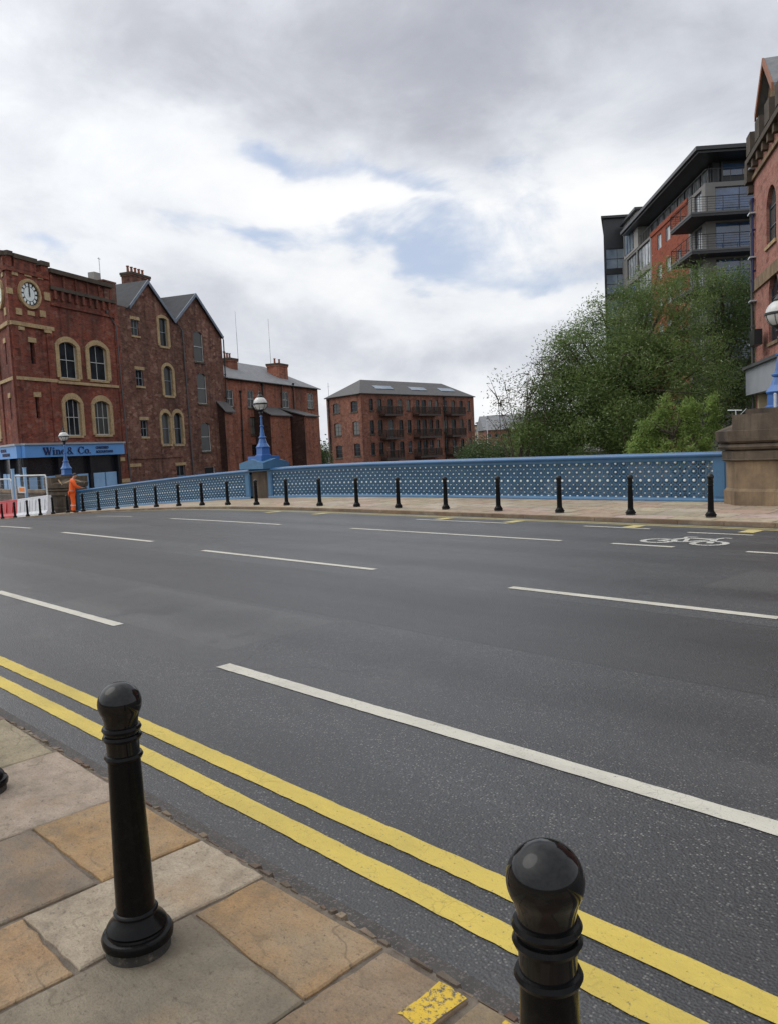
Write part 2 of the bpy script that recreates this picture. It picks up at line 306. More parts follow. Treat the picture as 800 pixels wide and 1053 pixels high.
# ------------------------------------------------------------------ mesh builder (world coordinates)
WORLD = {}                                 # world origin of every object used as a parent
class MB:
    def __init__(s): s.v, s.f, s.mi, s.sm, s.col = [], [], [], [], []
    def face(s, pts, mi=0, sm=False, c=None):
        n = len(s.v); s.v += [tuple(p) for p in pts]; s.f.append(tuple(range(n, n+len(pts)))); s.mi.append(mi); s.sm.append(sm); s.col.append(c)
    def grid(s, rows, mi=0, sm=True, closed=False, c=None):
        n = len(s.v); w = len(rows[0])
        for r in rows: s.v += [tuple(p) for p in r]
        for i in range(len(rows)-1):
            for j in range(w if closed else w-1):
                k = (j+1) % w
                s.f.append((n+i*w+j, n+i*w+k, n+(i+1)*w+k, n+(i+1)*w+j)); s.mi.append(mi); s.sm.append(sm); s.col.append(c)
    def hexa(s, P, mi=0, c=None):          # 8 points: bottom loop then top loop
        n = len(s.v); s.v += [tuple(p) for p in P]
        for q in ((0, 3, 2, 1), (4, 5, 6, 7), (0, 1, 5, 4), (1, 2, 6, 5), (2, 3, 7, 6), (3, 0, 4, 7)):
            s.f.append(tuple(n+i for i in q)); s.mi.append(mi); s.sm.append(False); s.col.append(c)
    def box(s, x0, x1, y0, y1, z0, z1, mi=0, c=None):
        s.hexa([(x0, y0, z0), (x1, y0, z0), (x1, y1, z0), (x0, y1, z0), (x0, y0, z1), (x1, y0, z1), (x1, y1, z1), (x0, y1, z1)], mi, c)
    def lathe(s, cx, cy, cz, prof, n=24, mi=0, rot=0, sm=True):
        rows = [[(cx+r*math.cos(rot+2*math.pi*k/n), cy+r*math.sin(rot+2*math.pi*k/n), cz+z) for k in range(n)] for r, z in prof]
        s.grid(rows, mi, sm, True)
        if prof[-1][0] > 1e-4: s.face(rows[-1], mi)
        if prof[0][0] > 1e-4: s.face(rows[0][::-1], mi)
    def tube(s, pts, rad, n=6, mi=0, cap=True):
        pts = [Vector(p) for p in pts]; rows = []
        if isinstance(rad, (int, float)): rad = [rad]*len(pts)
        for i, p in enumerate(pts):
            d = (pts[min(i+1, len(pts)-1)]-pts[max(i-1, 0)]).normalized()
            a = d.cross(Vector((0, 0, 1)) if abs(d.z) < .95 else Vector((1, 0, 0))).normalized(); b = d.cross(a)
            rows.append([p+(a*math.cos(2*math.pi*k/n)+b*math.sin(2*math.pi*k/n))*rad[i] for k in range(n)])
        s.grid(rows, mi, True, True)
        if cap: s.face(rows[0][::-1], mi); s.face(rows[-1], mi)
    def ball(s, c, r, n=8, m=5, mi=0, sz=1.0):
        rows = [[(c[0]+r*math.sin(t)*math.cos(2*math.pi*k/n), c[1]+r*math.sin(t)*math.sin(2*math.pi*k/n), c[2]-r*sz*math.cos(t)) for k in range(n)] for t in [math.pi*(i+.02)/(m+.04) for i in range(m+1)]]
        s.grid(rows, mi, True, True); s.face(rows[0][::-1], mi); s.face(rows[-1], mi)
    def build(s, name, mat, parent=None, origin=None, sharp=35):
        me = bpy.data.meshes.new(name)
        o0 = Vector(origin) if origin is not None else (WORLD[parent.name] if parent else Vector((0, 0, 0)))
        V = np.array(s.v, dtype=np.float32)-np.array(o0, dtype=np.float32)
        me.from_pydata(V.tolist(), [], s.f)
        mats = mat if isinstance(mat, (list, tuple)) else [mat]
        for m in mats: me.materials.append(M[m] if isinstance(m, str) else m)
        me.polygons.foreach_set('material_index', s.mi); me.polygons.foreach_set('use_smooth', s.sm)
        if any(c is not None for c in s.col):
            at = me.color_attributes.new('Col', 'FLOAT_COLOR', 'CORNER'); buf = []
            for f, c in zip(s.f, s.col): buf += [*(c or (.3, .25, .2)), 1.0]*len(f)
            at.data.foreach_set('color', buf)
        me.update()
        if any(s.sm): me.set_sharp_from_angle(angle=R_(sharp))
        ob = bpy.data.objects.new(name, me); COL.objects.link(ob)
        if parent: ob.parent = parent; ob.location = o0-WORLD[parent.name]
        else: ob.location = o0
        WORLD[ob.name] = Vector(o0)
        return ob
def tag(o, label=None, cat=None, group=None, kind=None):
    if label: o['label'] = label
    if cat: o['category'] = cat
    if group: o['group'] = group
    if kind: o['kind'] = kind
    return o
def thing(name, loc, label, cat, group=None):
    o = bpy.data.objects.new(name, None); COL.objects.link(o); o.location = loc; o.empty_display_size = .3
    WORLD[o.name] = Vector(loc); return tag(o, label, cat, group)
def struct(mb, name, mat, label=None, cat=None):
    return tag(mb.build(name, mat), label, cat, kind='structure')
def copy_tree(o, parent=None):
    c = o.copy(); COL.objects.link(c); c.parent = parent
    for ch in list(o.children): copy_tree(ch, c)
    return c

# ------------------------------------------------------------------ facades
class Facade:
    def __init__(s, O, u): s.O = Vector(O); s.u = Vector((u[0], u[1], 0)).normalized(); s.n = Vector((s.u.y, -s.u.x, 0))   # n points outwards
    def P(s, u, z, w=0.0): p = s.O+s.u*u+s.n*w; return Vector((p.x, p.y, z))
    def uv(s, x, y, w=0.0):
        v = ray(x, y); o = s.O+s.n*w; t = (o-CAM).dot(s.n)/v.dot(s.n); p = CAM+v*t
        return (p-o).dot(s.u), p.z
    def rect(s, x0, y0, x1, y1, w=0.0):    # pixel box of an upright rectangle -> u0,u1,z0,z1 measured on its middle lines
        ua = s.uv(x0, (y0+y1)/2, w)[0]; ub = s.uv(x1, (y0+y1)/2, w)[0]
        za = s.uv((x0+x1)/2, y1, w)[1]; zb = s.uv((x0+x1)/2, y0, w)[1]
        return min(ua, ub), max(ua, ub), za, zb
def fbox(mb, fr, u0, u1, z0, z1, w0, w1, mi=0):
    mb.hexa([fr.P(u0, z0, w0), fr.P(u0, z0, w1), fr.P(u1, z0, w1), fr.P(u1, z0, w0), fr.P(u0, z1, w0), fr.P(u0, z1, w1), fr.P(u1, z1, w1), fr.P(u1, z1, w0)], mi)
def clip_poly(poly, planes):
    for a, b, c in planes:
        out = []
        for i in range(len(poly)):
            p, q = poly[i], poly[(i+1) % len(poly)]
            dp, dq = a*p[0]+b*p[1]-c, a*q[0]+b*q[1]-c
            if dp <= 1e-9: out.append(p)
            if (dp < -1e-9 and dq > 1e-9) or (dp > 1e-9 and dq < -1e-9):
                t = dp/(dp-dq); out.append((p[0]+t*(q[0]-p[0]), p[1]+t*(q[1]-p[1])))
        poly = out
        if len(poly) < 3: return []
    return poly
def wall(mb, fr, u0, u1, z0, z1, ops=(), rv=.16, clip=(), mi=0):
    us = sorted({u0, u1}|{e for o in ops for e in o[:2] if u0 < e < u1}); zz = sorted({z0, z1}|{e for o in ops for e in o[2:4] if z0 < e < z1})
    for a, b in zip(us, us[1:]):
        for c, d in zip(zz, zz[1:]):
            mu, mz = (a+b)/2, (c+d)/2
            if any(o[0] < mu < o[1] and o[2] < mz < o[3] for o in ops): continue
            pl = clip_poly([(a, c), (b, c), (b, d), (a, d)], clip)
            if pl: mb.face([fr.P(*p) for p in pl], mi)
    for o in ops:
        a, b, c, d = o[:4]
        for (ua, za), (ub, zb) in (((a, c), (b, c)), ((b, c), (b, d)), ((b, d), (a, d)), ((a, d), (a, c))):
            mb.face([fr.P(ua, za), fr.P(ub, zb), fr.P(ub, zb, -rv), fr.P(ua, za, -rv)], mi)
def arc(u0, u1, z, rise, n=10):            # segmental arch from (u0,z) to (u1,z)
    h = (u1-u0)/2; r = (h*h+rise*rise)/(2*rise); cu, cz = (u0+u1)/2, z+rise-r
    a = math.asin(min(1, h/r)); a = a if rise <= h else math.pi-a
    return [(cu+r*math.sin(-a+2*a*i/n), cz+r*math.cos(-a+2*a*i/n)) for i in range(n+1)]
def spandrel(mb, fr, u0, u1, z1, rise, w0, w1, mi=0):   # fills the top corners of an opening over a segmental arch
    A = arc(u0, u1, z1-rise, rise)
    for p, q in zip(A, A[1:]):
        mb.hexa([fr.P(p[0], p[1], w0), fr.P(p[0], p[1], w1), fr.P(q[0], q[1], w1), fr.P(q[0], q[1], w0),
                 fr.P(p[0], z1, w0), fr.P(p[0], z1, w1), fr.P(q[0], z1, w1), fr.P(q[0], z1, w0)], mi)
def window(fr, root, o, fm='white', gm='glass', bars=(1, 1), sill=None, rv=.16, t=.06, name='window', bt=.035):
    t *= .8; bt *= .8; u0, u1, z0, z1 = o[:4]; mb = MB(); d0, d1 = -rv+.012, -rv+.07
    for a, b, c, d in ((u0, u0+t, z0, z1), (u1-t, u1, z0, z1), (u0+t, u1-t, z0, z0+t), (u0+t, u1-t, z1-t, z1)): fbox(mb, fr, a, b, c, d, d0, d1)
    for i in range(bars[0]): cu = u0+(u1-u0)*(i+1)/(bars[0]+1); fbox(mb, fr, cu-bt/2, cu+bt/2, z0+t, z1-t, d0, d1-.015)
    for i in range(bars[1]): cz = z0+(z1-z0)*(i+1)/(bars[1]+1); fbox(mb, fr, u0+t, u1-t, cz-bt*.8, cz+bt*.8, d0, d1-.008)
    f = mb.build(name, fm, root)
    pm = MB(); fbox(pm, fr, u0+t*.5, u1-t*.5, z0+t*.5, z1-t*.5, -rv-.02, -rv+.02); pm.build('pane', gm, f)
    if sill:
        sm = MB(); fbox(sm, fr, u0-.1, u1+.1, z0-.16, z0-.002, -.1, .09); sm.build('sill', sill, f)
    return f
def surround(fr, root, o, mat, wd=.22, rise=.25, proud=.07, head=None, name='stone_surround', drop=0):
    """Stone jambs and arched head round an opening."""
    u0, u1, z0, z1 = o[:4]; mb = MB()
    for a, b in ((u0-wd, u0+.02), (u1-.02, u1+wd)): fbox(mb, fr, a, b, z0-drop, z1-rise-.002, -.14, proud)
    A = arc(u0+.02, u1-.02, z1-rise, rise-.03); hw = head or wd
    B = arc(u0-wd, u1+wd, z1-rise+.02, rise+hw*.9)
    for i in range(len(A)-1):
        p, q, r, s_ = A[i], A[i+1], B[i+1], B[i]
        mb.hexa([fr.P(*p, -.14), fr.P(*p, proud), fr.P(*q, proud), fr.P(*q, -.14), fr.P(*s_, -.14), fr.P(*s_, proud), fr.P(*r, proud), fr.P(*r, -.14)])
    # close under the springing of the outer arc
    return mb.build(name, mat, root)
def downpipe(fr, root, pts, mat='blackm', r=.06, w=.1):
    mb = MB(); mb.tube([fr.P(u, z, w) for u, z in pts], r, 8)
    (u0, za), (u1, zb) = pts[-2], pts[-1]
    n = max(2, int(abs(za-zb)/2))
    for i in range(n):
        k = (i+.5)/n; u = u0+(u1-u0)*k; z = za+(zb-za)*k; fbox(mb, fr, u-r*1.4, u+r*1.4, z-.04, z+.04, .004, w+r*1.2)
    mb.lathe(*fr.P(pts[0][0], pts[0][1]-.12, w), [(r*1.1, 0), (r*2, .16), (r*2, .24)], 8)
    return mb.build('downpipe', mat, root)
def chimney(root, c, sx, sy, z0, z1, ang, mat, npots=3, pot='copper', parent=None, cap='stoneD'):
    ux = Vector((math.cos(ang), math.sin(ang), 0)); uy = Vector((-ux.y, ux.x, 0)); mb = MB()
    def bx(hx, hy, a, b, mi=0):
        P = [Vector((c[0], c[1], 0))+ux*sx_*hx+uy*sy_*hy for sx_, sy_ in ((-1, -1), (1, -1), (1, 1), (-1, 1))]
        mb.hexa([(p.x, p.y, a) for p in P]+[(p.x, p.y, b) for p in P], mi)
    bx(sx/2, sy/2, z0, z1-.35); bx(sx/2+.06, sy/2+.06, z1-.35, z1-.2); bx(sx/2+.1, sy/2+.1, z1-.2, z1, 1)
    ch = mb.build('chimney', [mat, cap], parent or root)
    for i in range(npots):
        p = Vector((c[0], c[1], 0))+ux*(sx*((i+.5)/npots-.5)); q = MB()
        q.lathe(p.x, p.y, z1, [(.14, 0), (.12, .1), (.10, .5), (.14, .52), (.14, .6), (.08, .6)], 10)
        q.build('chimney_pot', pot, ch)
    return ch
def gutter_line(fr, u0, u1, z, root, w=.12, mat='blackm'):
    mb = MB(); mb.tube([fr.P(u0, z, w), fr.P(u1, z, w)], .07, 8); return mb.build('gutter', mat, root)
def text_mesh(name, body, fr, u, z, size, w, mat, parent, align='LEFT', ext=.01, bold=0):
    cu = bpy.data.curves.new(name, 'FONT'); cu.body = body; cu.size = size; cu.extrude = ext; cu.align_x = align; cu.offset = bold; cu.space_line = .95
    tmp = bpy.data.objects.new(name, cu); COL.objects.link(tmp); bpy.context.view_layer.update()
    me = bpy.data.meshes.new_from_object(tmp.evaluated_get(bpy.context.evaluated_depsgraph_get())); bpy.data.objects.remove(tmp)
    for v in me.vertices: v.co = fr.P(u+v.co.x, z+v.co.y, w+v.co.z)-WORLD[parent.name]
    me.materials.clear(); me.materials.append(M[mat]); me.name = name
    o = bpy.data.objects.new(name, me); COL.objects.link(o); o.parent = parent; WORLD[o.name] = WORLD[parent.name]; return o

exec_parts = []
# ================================================================== SETTING: ground, river, road, pavements
def poly_sheet(name, pts, z, mat, label=None):
    mb = MB(); mb.face([(p[0], p[1], z) for p in pts]); return struct(mb, name, mat, label)
mb = MB(); mb.face([(3000*math.cos(a), 3000*math.sin(a), -5.6) for a in [2*math.pi*k/64 for k in range(64)]]); struct(mb, 'ground', 'earth')
LEFT_EDGE = [cw(-60, 10), cw(-21.5, 43.5), cw(-16.5, 56), cw(-2.5, 97), cw(1, 115), cw(22, 142), cw(90, 230), cw(160, 330)]
RIGHT_EDGE = [cw(30, -10), cw(8.6, 17.6), cw(8.8, 30), cw(10.5, 48), cw(17, 75), cw(24, 100), cw(40, 122), cw(110, 205), cw(190, 300)]
mb = MB(); mb.face([(p.x, p.y, -5.2) for p in LEFT_EDGE]+[(p.x, p.y, -5.2) for p in RIGHT_EDGE[::-1]]); struct(mb, 'river', 'water')
def bank(name, edge, outer, z):
    mb = MB(); mb.face([(p.x, p.y, z) for p in edge]+[(p.x, p.y, z) for p in outer]); struct(mb, name, 'bank')
bank('riverbank', LEFT_EDGE[1:], [cw(60, 420), cw(-160, 420), cw(-200, 60), cw(-90, 12)], -2.05)
bank('riverbank', RIGHT_EDGE[1:], [cw(260, 300), cw(260, 40), cw(40, 8)], -1.25)
def quay(edge, ztop, label, flip):
    t = thing('quay_wall', (edge[0].x, edge[0].y, -5.6), label, 'wall')
    m1, m2 = MB(), MB()
    for p, q in zip(edge, edge[1:]):
        d = (q-p).normalized(); n = Vector((d.y, -d.x, 0))*(1 if flip else -1)
        P = [p, q, q-n*.7, p-n*.7]
        m1.hexa([(a.x, a.y, -5.6) for a in P]+[(a.x, a.y, ztop-.03) for a in P])
        P = [p+n*.08, q+n*.08, q-n*.8, p-n*.8]
        m2.hexa([(a.x, a.y, ztop-.03) for a in P]+[(a.x, a.y, ztop+.22) for a in P])
    m1.build('masonry', 'stoneD', t); m2.build('coping', 'stoneP', t)
quay(LEFT_EDGE[1:], -2.05, 'dark stone river wall along the left bank under the red brick row', True)
quay(RIGHT_EDGE[1:], -1.25, 'dark stone river wall along the right bank below the trees', False)

XS = list(np.concatenate([np.linspace(-160, -60, 8), np.arange(-58, -16, 1.0), np.arange(-15, 2, 1.0), np.linspace(3, 60, 12)]))
def ribbon(mb, xs, ys, zf, mi=0, c=None):
    mb.grid([[(x, y, zf(x, y)) for y in ys] for x in xs], mi, True, False, c)
mb = MB(); ribbon(mb, XS, [KN+.03, 2.2, 3.5, 5, 6.5, 8, 9.5, 11, 12.3, 13.5, KF], zroad); struct(mb, 'road', 'asphalt')
mb = MB(); ribbon(mb, XS, [KN+.01, KN+.08, KN+.13], lambda x, y: zroad(x, y)+.004); struct(mb, 'gutter_strip', 'gutter')
# deck slab under everything on the bridge
mb = MB()
for y0, y1, top, bot in ((-6, 18.9, -.45, -1.3),):
    xs = [x for x in XS if -47 < x < 14]
    mb.grid([[(x, y0, zs(x)+bot), (x, y0, zs(x)+top), (x, y1, zs(x)+top), (x, y1, zs(x)+bot)] for x in xs], 0, False, True)
struct(mb, 'bridge_deck', 'stoneD')
# near pavement: mortar bed, kerb setts, individual flagstones in one mesh
mb = MB(); ribbon(mb, XS, [-14, -6, -1, KN-.02], lambda x, y: zs(x)-.012)
mb.grid([[(x, KN-.02, zs(x)-.012), (x, KN-.02, zs(x)-.2)] for x in XS]); struct(mb, 'pavement_bed', 'mortar')
mb = MB()
def slab(x0, x1, y0, y1, c, zt=0.0, g=.003, zf=zs):
    g = random.choice([.002, .003, .004, .008]); x0 += g; x1 -= g; y0 += g; y1 -= g; j = lambda a=.012: random.uniform(-a, a)
    P = [(x0+j(), y0+j()), (x1+j(), y0+j()), (x1+j(), y1+j()), (x0+j(), y1+j())]
    def edge(p, q):
        n = 7; out = []
        for i in range(n):
            t = i/n; k = random.uniform(-.005, .005) if i else 0
            dx, dy = q[0]-p[0], q[1]-p[1]; l = math.hypot(dx, dy)
            out.append((p[0]+dx*t-dy/l*k, p[1]+dy*t+dx/l*k))
        return out
    loop = sum([edge(P[i], P[(i+1) % 4]) for i in range(4)], [])
    cx, cy = (x0+x1)/2, (y0+y1)/2
    ins = lambda p, d: (p[0]+(cx-p[0])*d/max(.2, abs(x1-x0)), p[1]+(cy-p[1])*d/max(.2, abs(y1-y0)))
    lo = [(*p, zf(p[0])-.03) for p in loop]; mi_ = [(*ins(p, .006), zf(p[0])+zt-.005) for p in loop]; up = [(*ins(p, .018), zf(p[0])+zt) for p in loop]
    mb.grid([lo, mi_, up], 0, True, True, c); mb.face(up, 0, True, c)
BUFF, PALE, ORNG, GREY, BRWN = (.34, .27, .18), (.41, .345, .255), (.39, .235, .115), (.205, .168, .125), (.275, .19, .115)
KX = [-9.5, -8.9, -8.3, -7.4, -6.7, -5.9, -5.0, -4.2, -3.39, -2.755, -2.325, -1.70, -1.36, -.7, 0, .8, 1.5, 2.2, 3, 3.7]
KNOWN = {(-5.0): [(1.56, .95, BUFF), (.95, .1, GREY)], (-4.2): [(1.56, .62, PALE), (.62, -.3, BUFF)],
         (-3.39): [(1.56, 1.13, ORNG), (1.13, .35, GREY), (.35, -.5, BRWN)], (-2.755): [(1.56, .86, PALE), (.86, .30, ORNG), (.30, -.5, BUFF)],
         (-2.325): [(1.56, 1.25, ORNG), (1.25, .62, GREY), (.62, -.3, BRWN)], (-1.70): [(1.56, 1.12, BRWN), (1.12, .4, BUFF)], (-1.36): [(1.56, .9, BRWN)]}
for x0, x1 in zip(KX, KX[1:]):
    rows = KNOWN.get(x0, []); y = 1.57 if not rows else rows[-1][1]
    for a, b, c in rows: slab(x0, x1, b, a, tuple(v*random.uniform(.94, 1.06) for v in c), random.uniform(-.002, .003))
    while y > -3.6:
        b = y-random.uniform(.45, .95); c = random.choice([BUFF, PALE, GREY, BRWN, ORNG]); slab(x0, x1, b, y, tuple(v*random.uniform(.9, 1.1) for v in c), random.uniform(-.003, .003)); y = b
struct(mb, 'pavement', 'slab')
mb = MB(); x = -14.0
while x < 6:
    l = random.uniform(.035, .11); yo = KN-.028; y1 = KN+random.uniform(-.016, .006); z = zs(x)+random.uniform(-.012, .0)
    c = random.choice([(.13, .075, .055), (.18, .12, .09), (.09, .06, .05), (.22, .16, .11), (.12, .09, .075)])
    mb.hexa([(x, yo, z-.14), (x+l-.008, yo, z-.14), (x+l-.008, y1+.02, z-.14), (x, y1+.02, z-.14), (x+.006, yo, z), (x+l-.014, yo, z), (x+l-.018, y1-random.uniform(0, .012), z-random.uniform(0, .01)), (x+.008, y1-random.uniform(0, .012), z-random.uniform(0, .01))], 0, c)
    x += l
struct(mb, 'kerb', 'sett')
# far pavement: slabs coloured per stone, kerb stones
mb = MB(); y0s = [KF+.16, 15.3, 16.0, 16.7, 17.4, 18.2]
for j, (ya, yb) in enumerate(zip(y0s, y0s[1:])):
    x = -75+random.random()
    while x < 14:
        l = random.uniform(.6, 1.2); c = random.choice([(.47, .385, .29), (.43, .33, .25), (.49, .42, .335), (.39, .32, .245)])
        f = lambda X, Y: zfar(X, Y)
        P = [(x+.008, ya+.008), (x+l-.008, ya+.008), (x+l-.008, yb-.008), (x+.008, yb-.008)]
        mb.face([(p[0], p[1], f(*p)) for p in P], 0, False, tuple(v*random.uniform(.92, 1.06) for v in c)); x += l
struct(mb, 'pavement', 'slabfar')
mb = MB(); ribbon(mb, XS, [KF+.12, 16.5, 19.0], lambda x, y: zfar(x, y)-.012); struct(mb, 'pavement_bed', 'mortar')
mb = MB(); x = -70.0
while x < 16:
    l = .9; z0, z1 = zs(x), zs(x+l-.01)
    c = random.choice([(.22, .15, .095), (.18, .12, .075), (.25, .175, .115)])
    mb.hexa([(x, KF, z0-.4), (x+l-.01, KF, z1-.4), (x+l-.01, KF+.155, z1-.4), (x, KF+.155, z0-.4), (x, KF+.012, z0-.165), (x+l-.01, KF+.012, z1-.165), (x+l-.01, KF+.155, z1-.165), (x, KF+.155, z0-.165)], 0, c); x += l
struct(mb, 'kerb', 'sett')

# ------------------------------------------------------------------ road markings
def strip(mb, x0, x1, y0, y1, dz=.004, zf=zroad):
    xs = []; x = x0
    while x < x1: xs.append(x); x += .06 if -9 < x < 2 and y1 < 8 else .7
    xs.append(x1); rows = []
    for x in xs:
        j = .0028 if -9 < x < 2 else .0
        ya, yb = y0+random.uniform(-j, j), y1+random.uniform(-j, j); rows.append([(x, ya, zf(x, ya)+dz), (x, (y0+y1)/2, zf(x, (y0+y1)/2)+dz), (x, yb, zf(x, yb)+dz)])
    mb.grid(rows)
mb = MB(); strip(mb, -70, 10, 1.90, 2.01); strip(mb, -70, 10, 2.125, 2.235); struct(mb, 'yellow_line', 'yellow')
def px_dash(mb, a, b, wd=.11, shift=0):
    p, q = at_h(*a, zroad), at_h(*b, zroad); ym = (p.y+q.y)/2+shift
    strip(mb, min(p.x, q.x), max(p.x, q.x), ym-wd/2, ym+wd/2); return ym
mb = MB()
for a, b, wd in (((0, 608), (120, 643.5), .11), ((235, 683), (930, 897.5), .12), ((67, 547.3), (155, 557.3), .12), ((210, 566), (385, 586), .11), ((525, 604), (800, 636), .12),
                 ((180, 533), (285, 540), .12), ((360, 543.5), (578, 556), .12), ((628, 559), (693, 562.5), .12), ((767, 567.5), (830, 571), .12)):
    y = px_dash(mb, a, b, wd); 
struct(mb, 'lane_line', 'whiter')
mb = MB()
for a, b in (((708, 547.3), (773, 550.8)), ((0, 541.3), (33, 543.3)), ((600, 541), (668, 544)), ((430, 534), (520, 538.5)), ((100, 530.8), (136, 531.2))): px_dash(mb, a, b, .1)
struct(mb, 'cycle_lane_line', 'whiter')
mb = MB(); strip(mb, -60, 14, 14.18, 14.26); strip(mb, -60, 14, 13.98, 14.06); struct(mb, 'yellow_line', 'paleyel')
mb = MB()
for px, py in ((655, 541), (770, 547), (470, 532), (540, 535), (300, 525), (350, 526.5)):
    p = at_h(px, py, zroad); strip(mb, p.x-.13, p.x+.13, 13.45, 13.93, .006)
struct(mb, 'loading_mark', 'paleyel')
# cycle symbol
mb = MB(); zz = lambda x, y: zroad(x, y)+.006
def flat_tube(pts, wd):
    for p, q in zip(pts, pts[1:]):
        d = Vector((q[0]-p[0], q[1]-p[1])).normalized(); n = Vector((-d.y, d.x))*wd/2
        mb.face([(v[0], v[1], zz(v[0], v[1])) for v in ((p[0]-n.x, p[1]-n.y), (q[0]-n.x, q[1]-n.y), (q[0]+n.x, q[1]+n.y), (p[0]+n.x, p[1]+n.y))])
c0 = at_h(712, 555.5, zroad); S = 1.0
def cyc(pts, wd=.075): flat_tube([(c0.x+u*.86, c0.y+v*1.1) for u, v in pts], wd)
for cu, r in ((-.47, .27), (.47, .27)): cyc([(cu+r*math.cos(t), -.3+r*math.sin(t)*.9) for t in np.linspace(0, 2*math.pi, 17)], .10)
cyc([(-.47, -.3), (-.2, .2), (.3, .2), (.47, -.3)], .10); cyc([(-.2, .2), (.02, -.3), (.3, .2)], .07); cyc([(-.47, -.3), (.02, -.3)], .07); cyc([(-.27, .2), (-.3, .36), (-.1, .36)], .07); cyc([(.3, .2), (.36, .42), (.5, .42)], .07)
struct(mb, 'cycle_symbol', 'whitew')
# yellow blips on the near kerb
mb = MB()
for x0, x1, y0, y1 in ((-1.475, -1.375, 1.375, 1.55), (-1.25, -1.15, 1.375, 1.55), (-5.35, -5.2, 1.36, 1.55), (-1.02, -.92, 1.375, 1.55)): mb.grid([[(x+random.uniform(-.006, .006), y0+random.uniform(-.008, .008), .0048), (x+random.uniform(-.006, .006), (y0+y1)/2, .0048), (x+random.uniform(-.006, .006), y1+random.uniform(-.006, .002), .0046)] for x in np.linspace(x0, x1, 6)])
struct(mb, 'kerb_mark', 'paleyk')

# ================================================================== BOLLARDS
def make_bollard(loc, label, group, detail=40):
    t = thing('bollard', loc, label, 'bollard', group); x, y, z = loc; k = detail
    b = MB(); b.lathe(x, y, z, [(.098, -.02), (.098, .030)], k); b.build('base_plate', 'rubber', t)
    b = MB(); b.lathe(x, y, z, [(.099, .030), (.107, .036), (.109, .052), (.104, .062), (.092, .066), (.090, .072), (.093, .080), (.086, .092), (.072, .104), (.064, .116), (.061, .122)], k); b.build('flange', 'black', t)
    b = MB(); b.lathe(x, y, z, [(.060, .118), (.0665, .120), (.0675, .127), (.0640, .132), (.0595, .134), (.0590, .15), (.0535, .40), (.0490, .60), (.0490, .615)], k); b.build('shaft', 'black', t)
    for zz_ in (.621, .682, .708):
        r = .0495 if zz_ < .65 else .0505
        b = MB(); b.lathe(x, y, z, [(r-.006, zz_-.011), (r+.005, zz_-.008), (r+.0085, zz_), (r+.005, zz_+.008), (r-.006, zz_+.011)], k); b.build('ring', 'black', t)
    b = MB(); pr = [(.0485, .612), (.0495, .69), (.0495, .722), (.0515, .738), (.0570, .755)]
    for a in range(-22, 90, 8): pr.append((.0655*math.cos(R_(a)), .786+.0645*math.sin(R_(a))))
    pr.append((.0015, .8505)); b.lathe(x, y, z, pr, k); b.build('domed_head', 'blackgloss', t, sharp=60)
    return t
b0 = make_bollard((-2.288, 1.047, 0), 'glossy black bollard standing whole on the flagstones in the left foreground', 'black bollards along the near pavement', 56)
def put(src, loc, label, group):
    c = copy_tree(src); c.location = loc; c['label'] = label; c['group'] = group; return c
put(b0, (-.745, 1.047, .010), 'nearest black bollard, its base below the bottom edge, shiny domed head before the yellow lines', 'black bollards along the near pavement')
vb = at_h(-16, 815, lambda x, y: 0.0)
put(b0, (vb.x, vb.y, 0), 'black bollard at the left edge on pale flagstones, only a sliver of its base showing', 'black bollards along the near pavement')
f0 = make_bollard((0, 0, 0), 'x', 'x', 20)
FAR = [(730.5, 532), (648, 531.5), (575, 529), (512, 527), (458, 525), (409.5, 523), (367, 521.7), (329, 520.5), (295, 519.5), (264, 518.8), (234.5, 518), (208, 518), (184, 518.5), (161, 520.5), (140, 522.5), (121, 524), (102, 526), (86, 527.5), (70, 528.7), (55, 530.7), (42, 532.3), (29, 533.3), (16, 534.7), (3, 535.8)]
ORD = 'first second third fourth fifth sixth seventh eighth ninth tenth eleventh twelfth thirteenth fourteenth fifteenth sixteenth seventeenth eighteenth nineteenth'.split()
SPEC = {0: 'black bollard nearest the right stone pier, rightmost of the far row', 9: 'black bollard in front of the stone recess under the blue lamp pedestal', 17: 'black bollard just right of the worker in orange by the parapet', 18: 'black bollard just left of the worker in orange, before the stone pier',
        19: 'black bollard at the right end of the white barrier', 20: 'black bollard in front of the middle of the white barriers', 21: 'black bollard in front of the left end of the white barriers', 22: 'black bollard in front of the right end of the red barriers', 23: 'leftmost black bollard of the far row, before the red barriers'}
YB = 15.22
for i, (px, py) in enumerate(FAR):
    v = ray(px, py-5); X = v.x/v.y*YB
    loc = (X+.0, YB, zfar(X, YB)); lab = SPEC.get(i, '%s small black bollard counting from the right along the far kerb' % ORD[min(i, 18)])
    if i == 0: f0.location = loc; f0['label'] = lab; f0['group'] = 'black bollards along the far kerb'
    else: put(f0, loc, lab, 'black bollards along the far kerb')

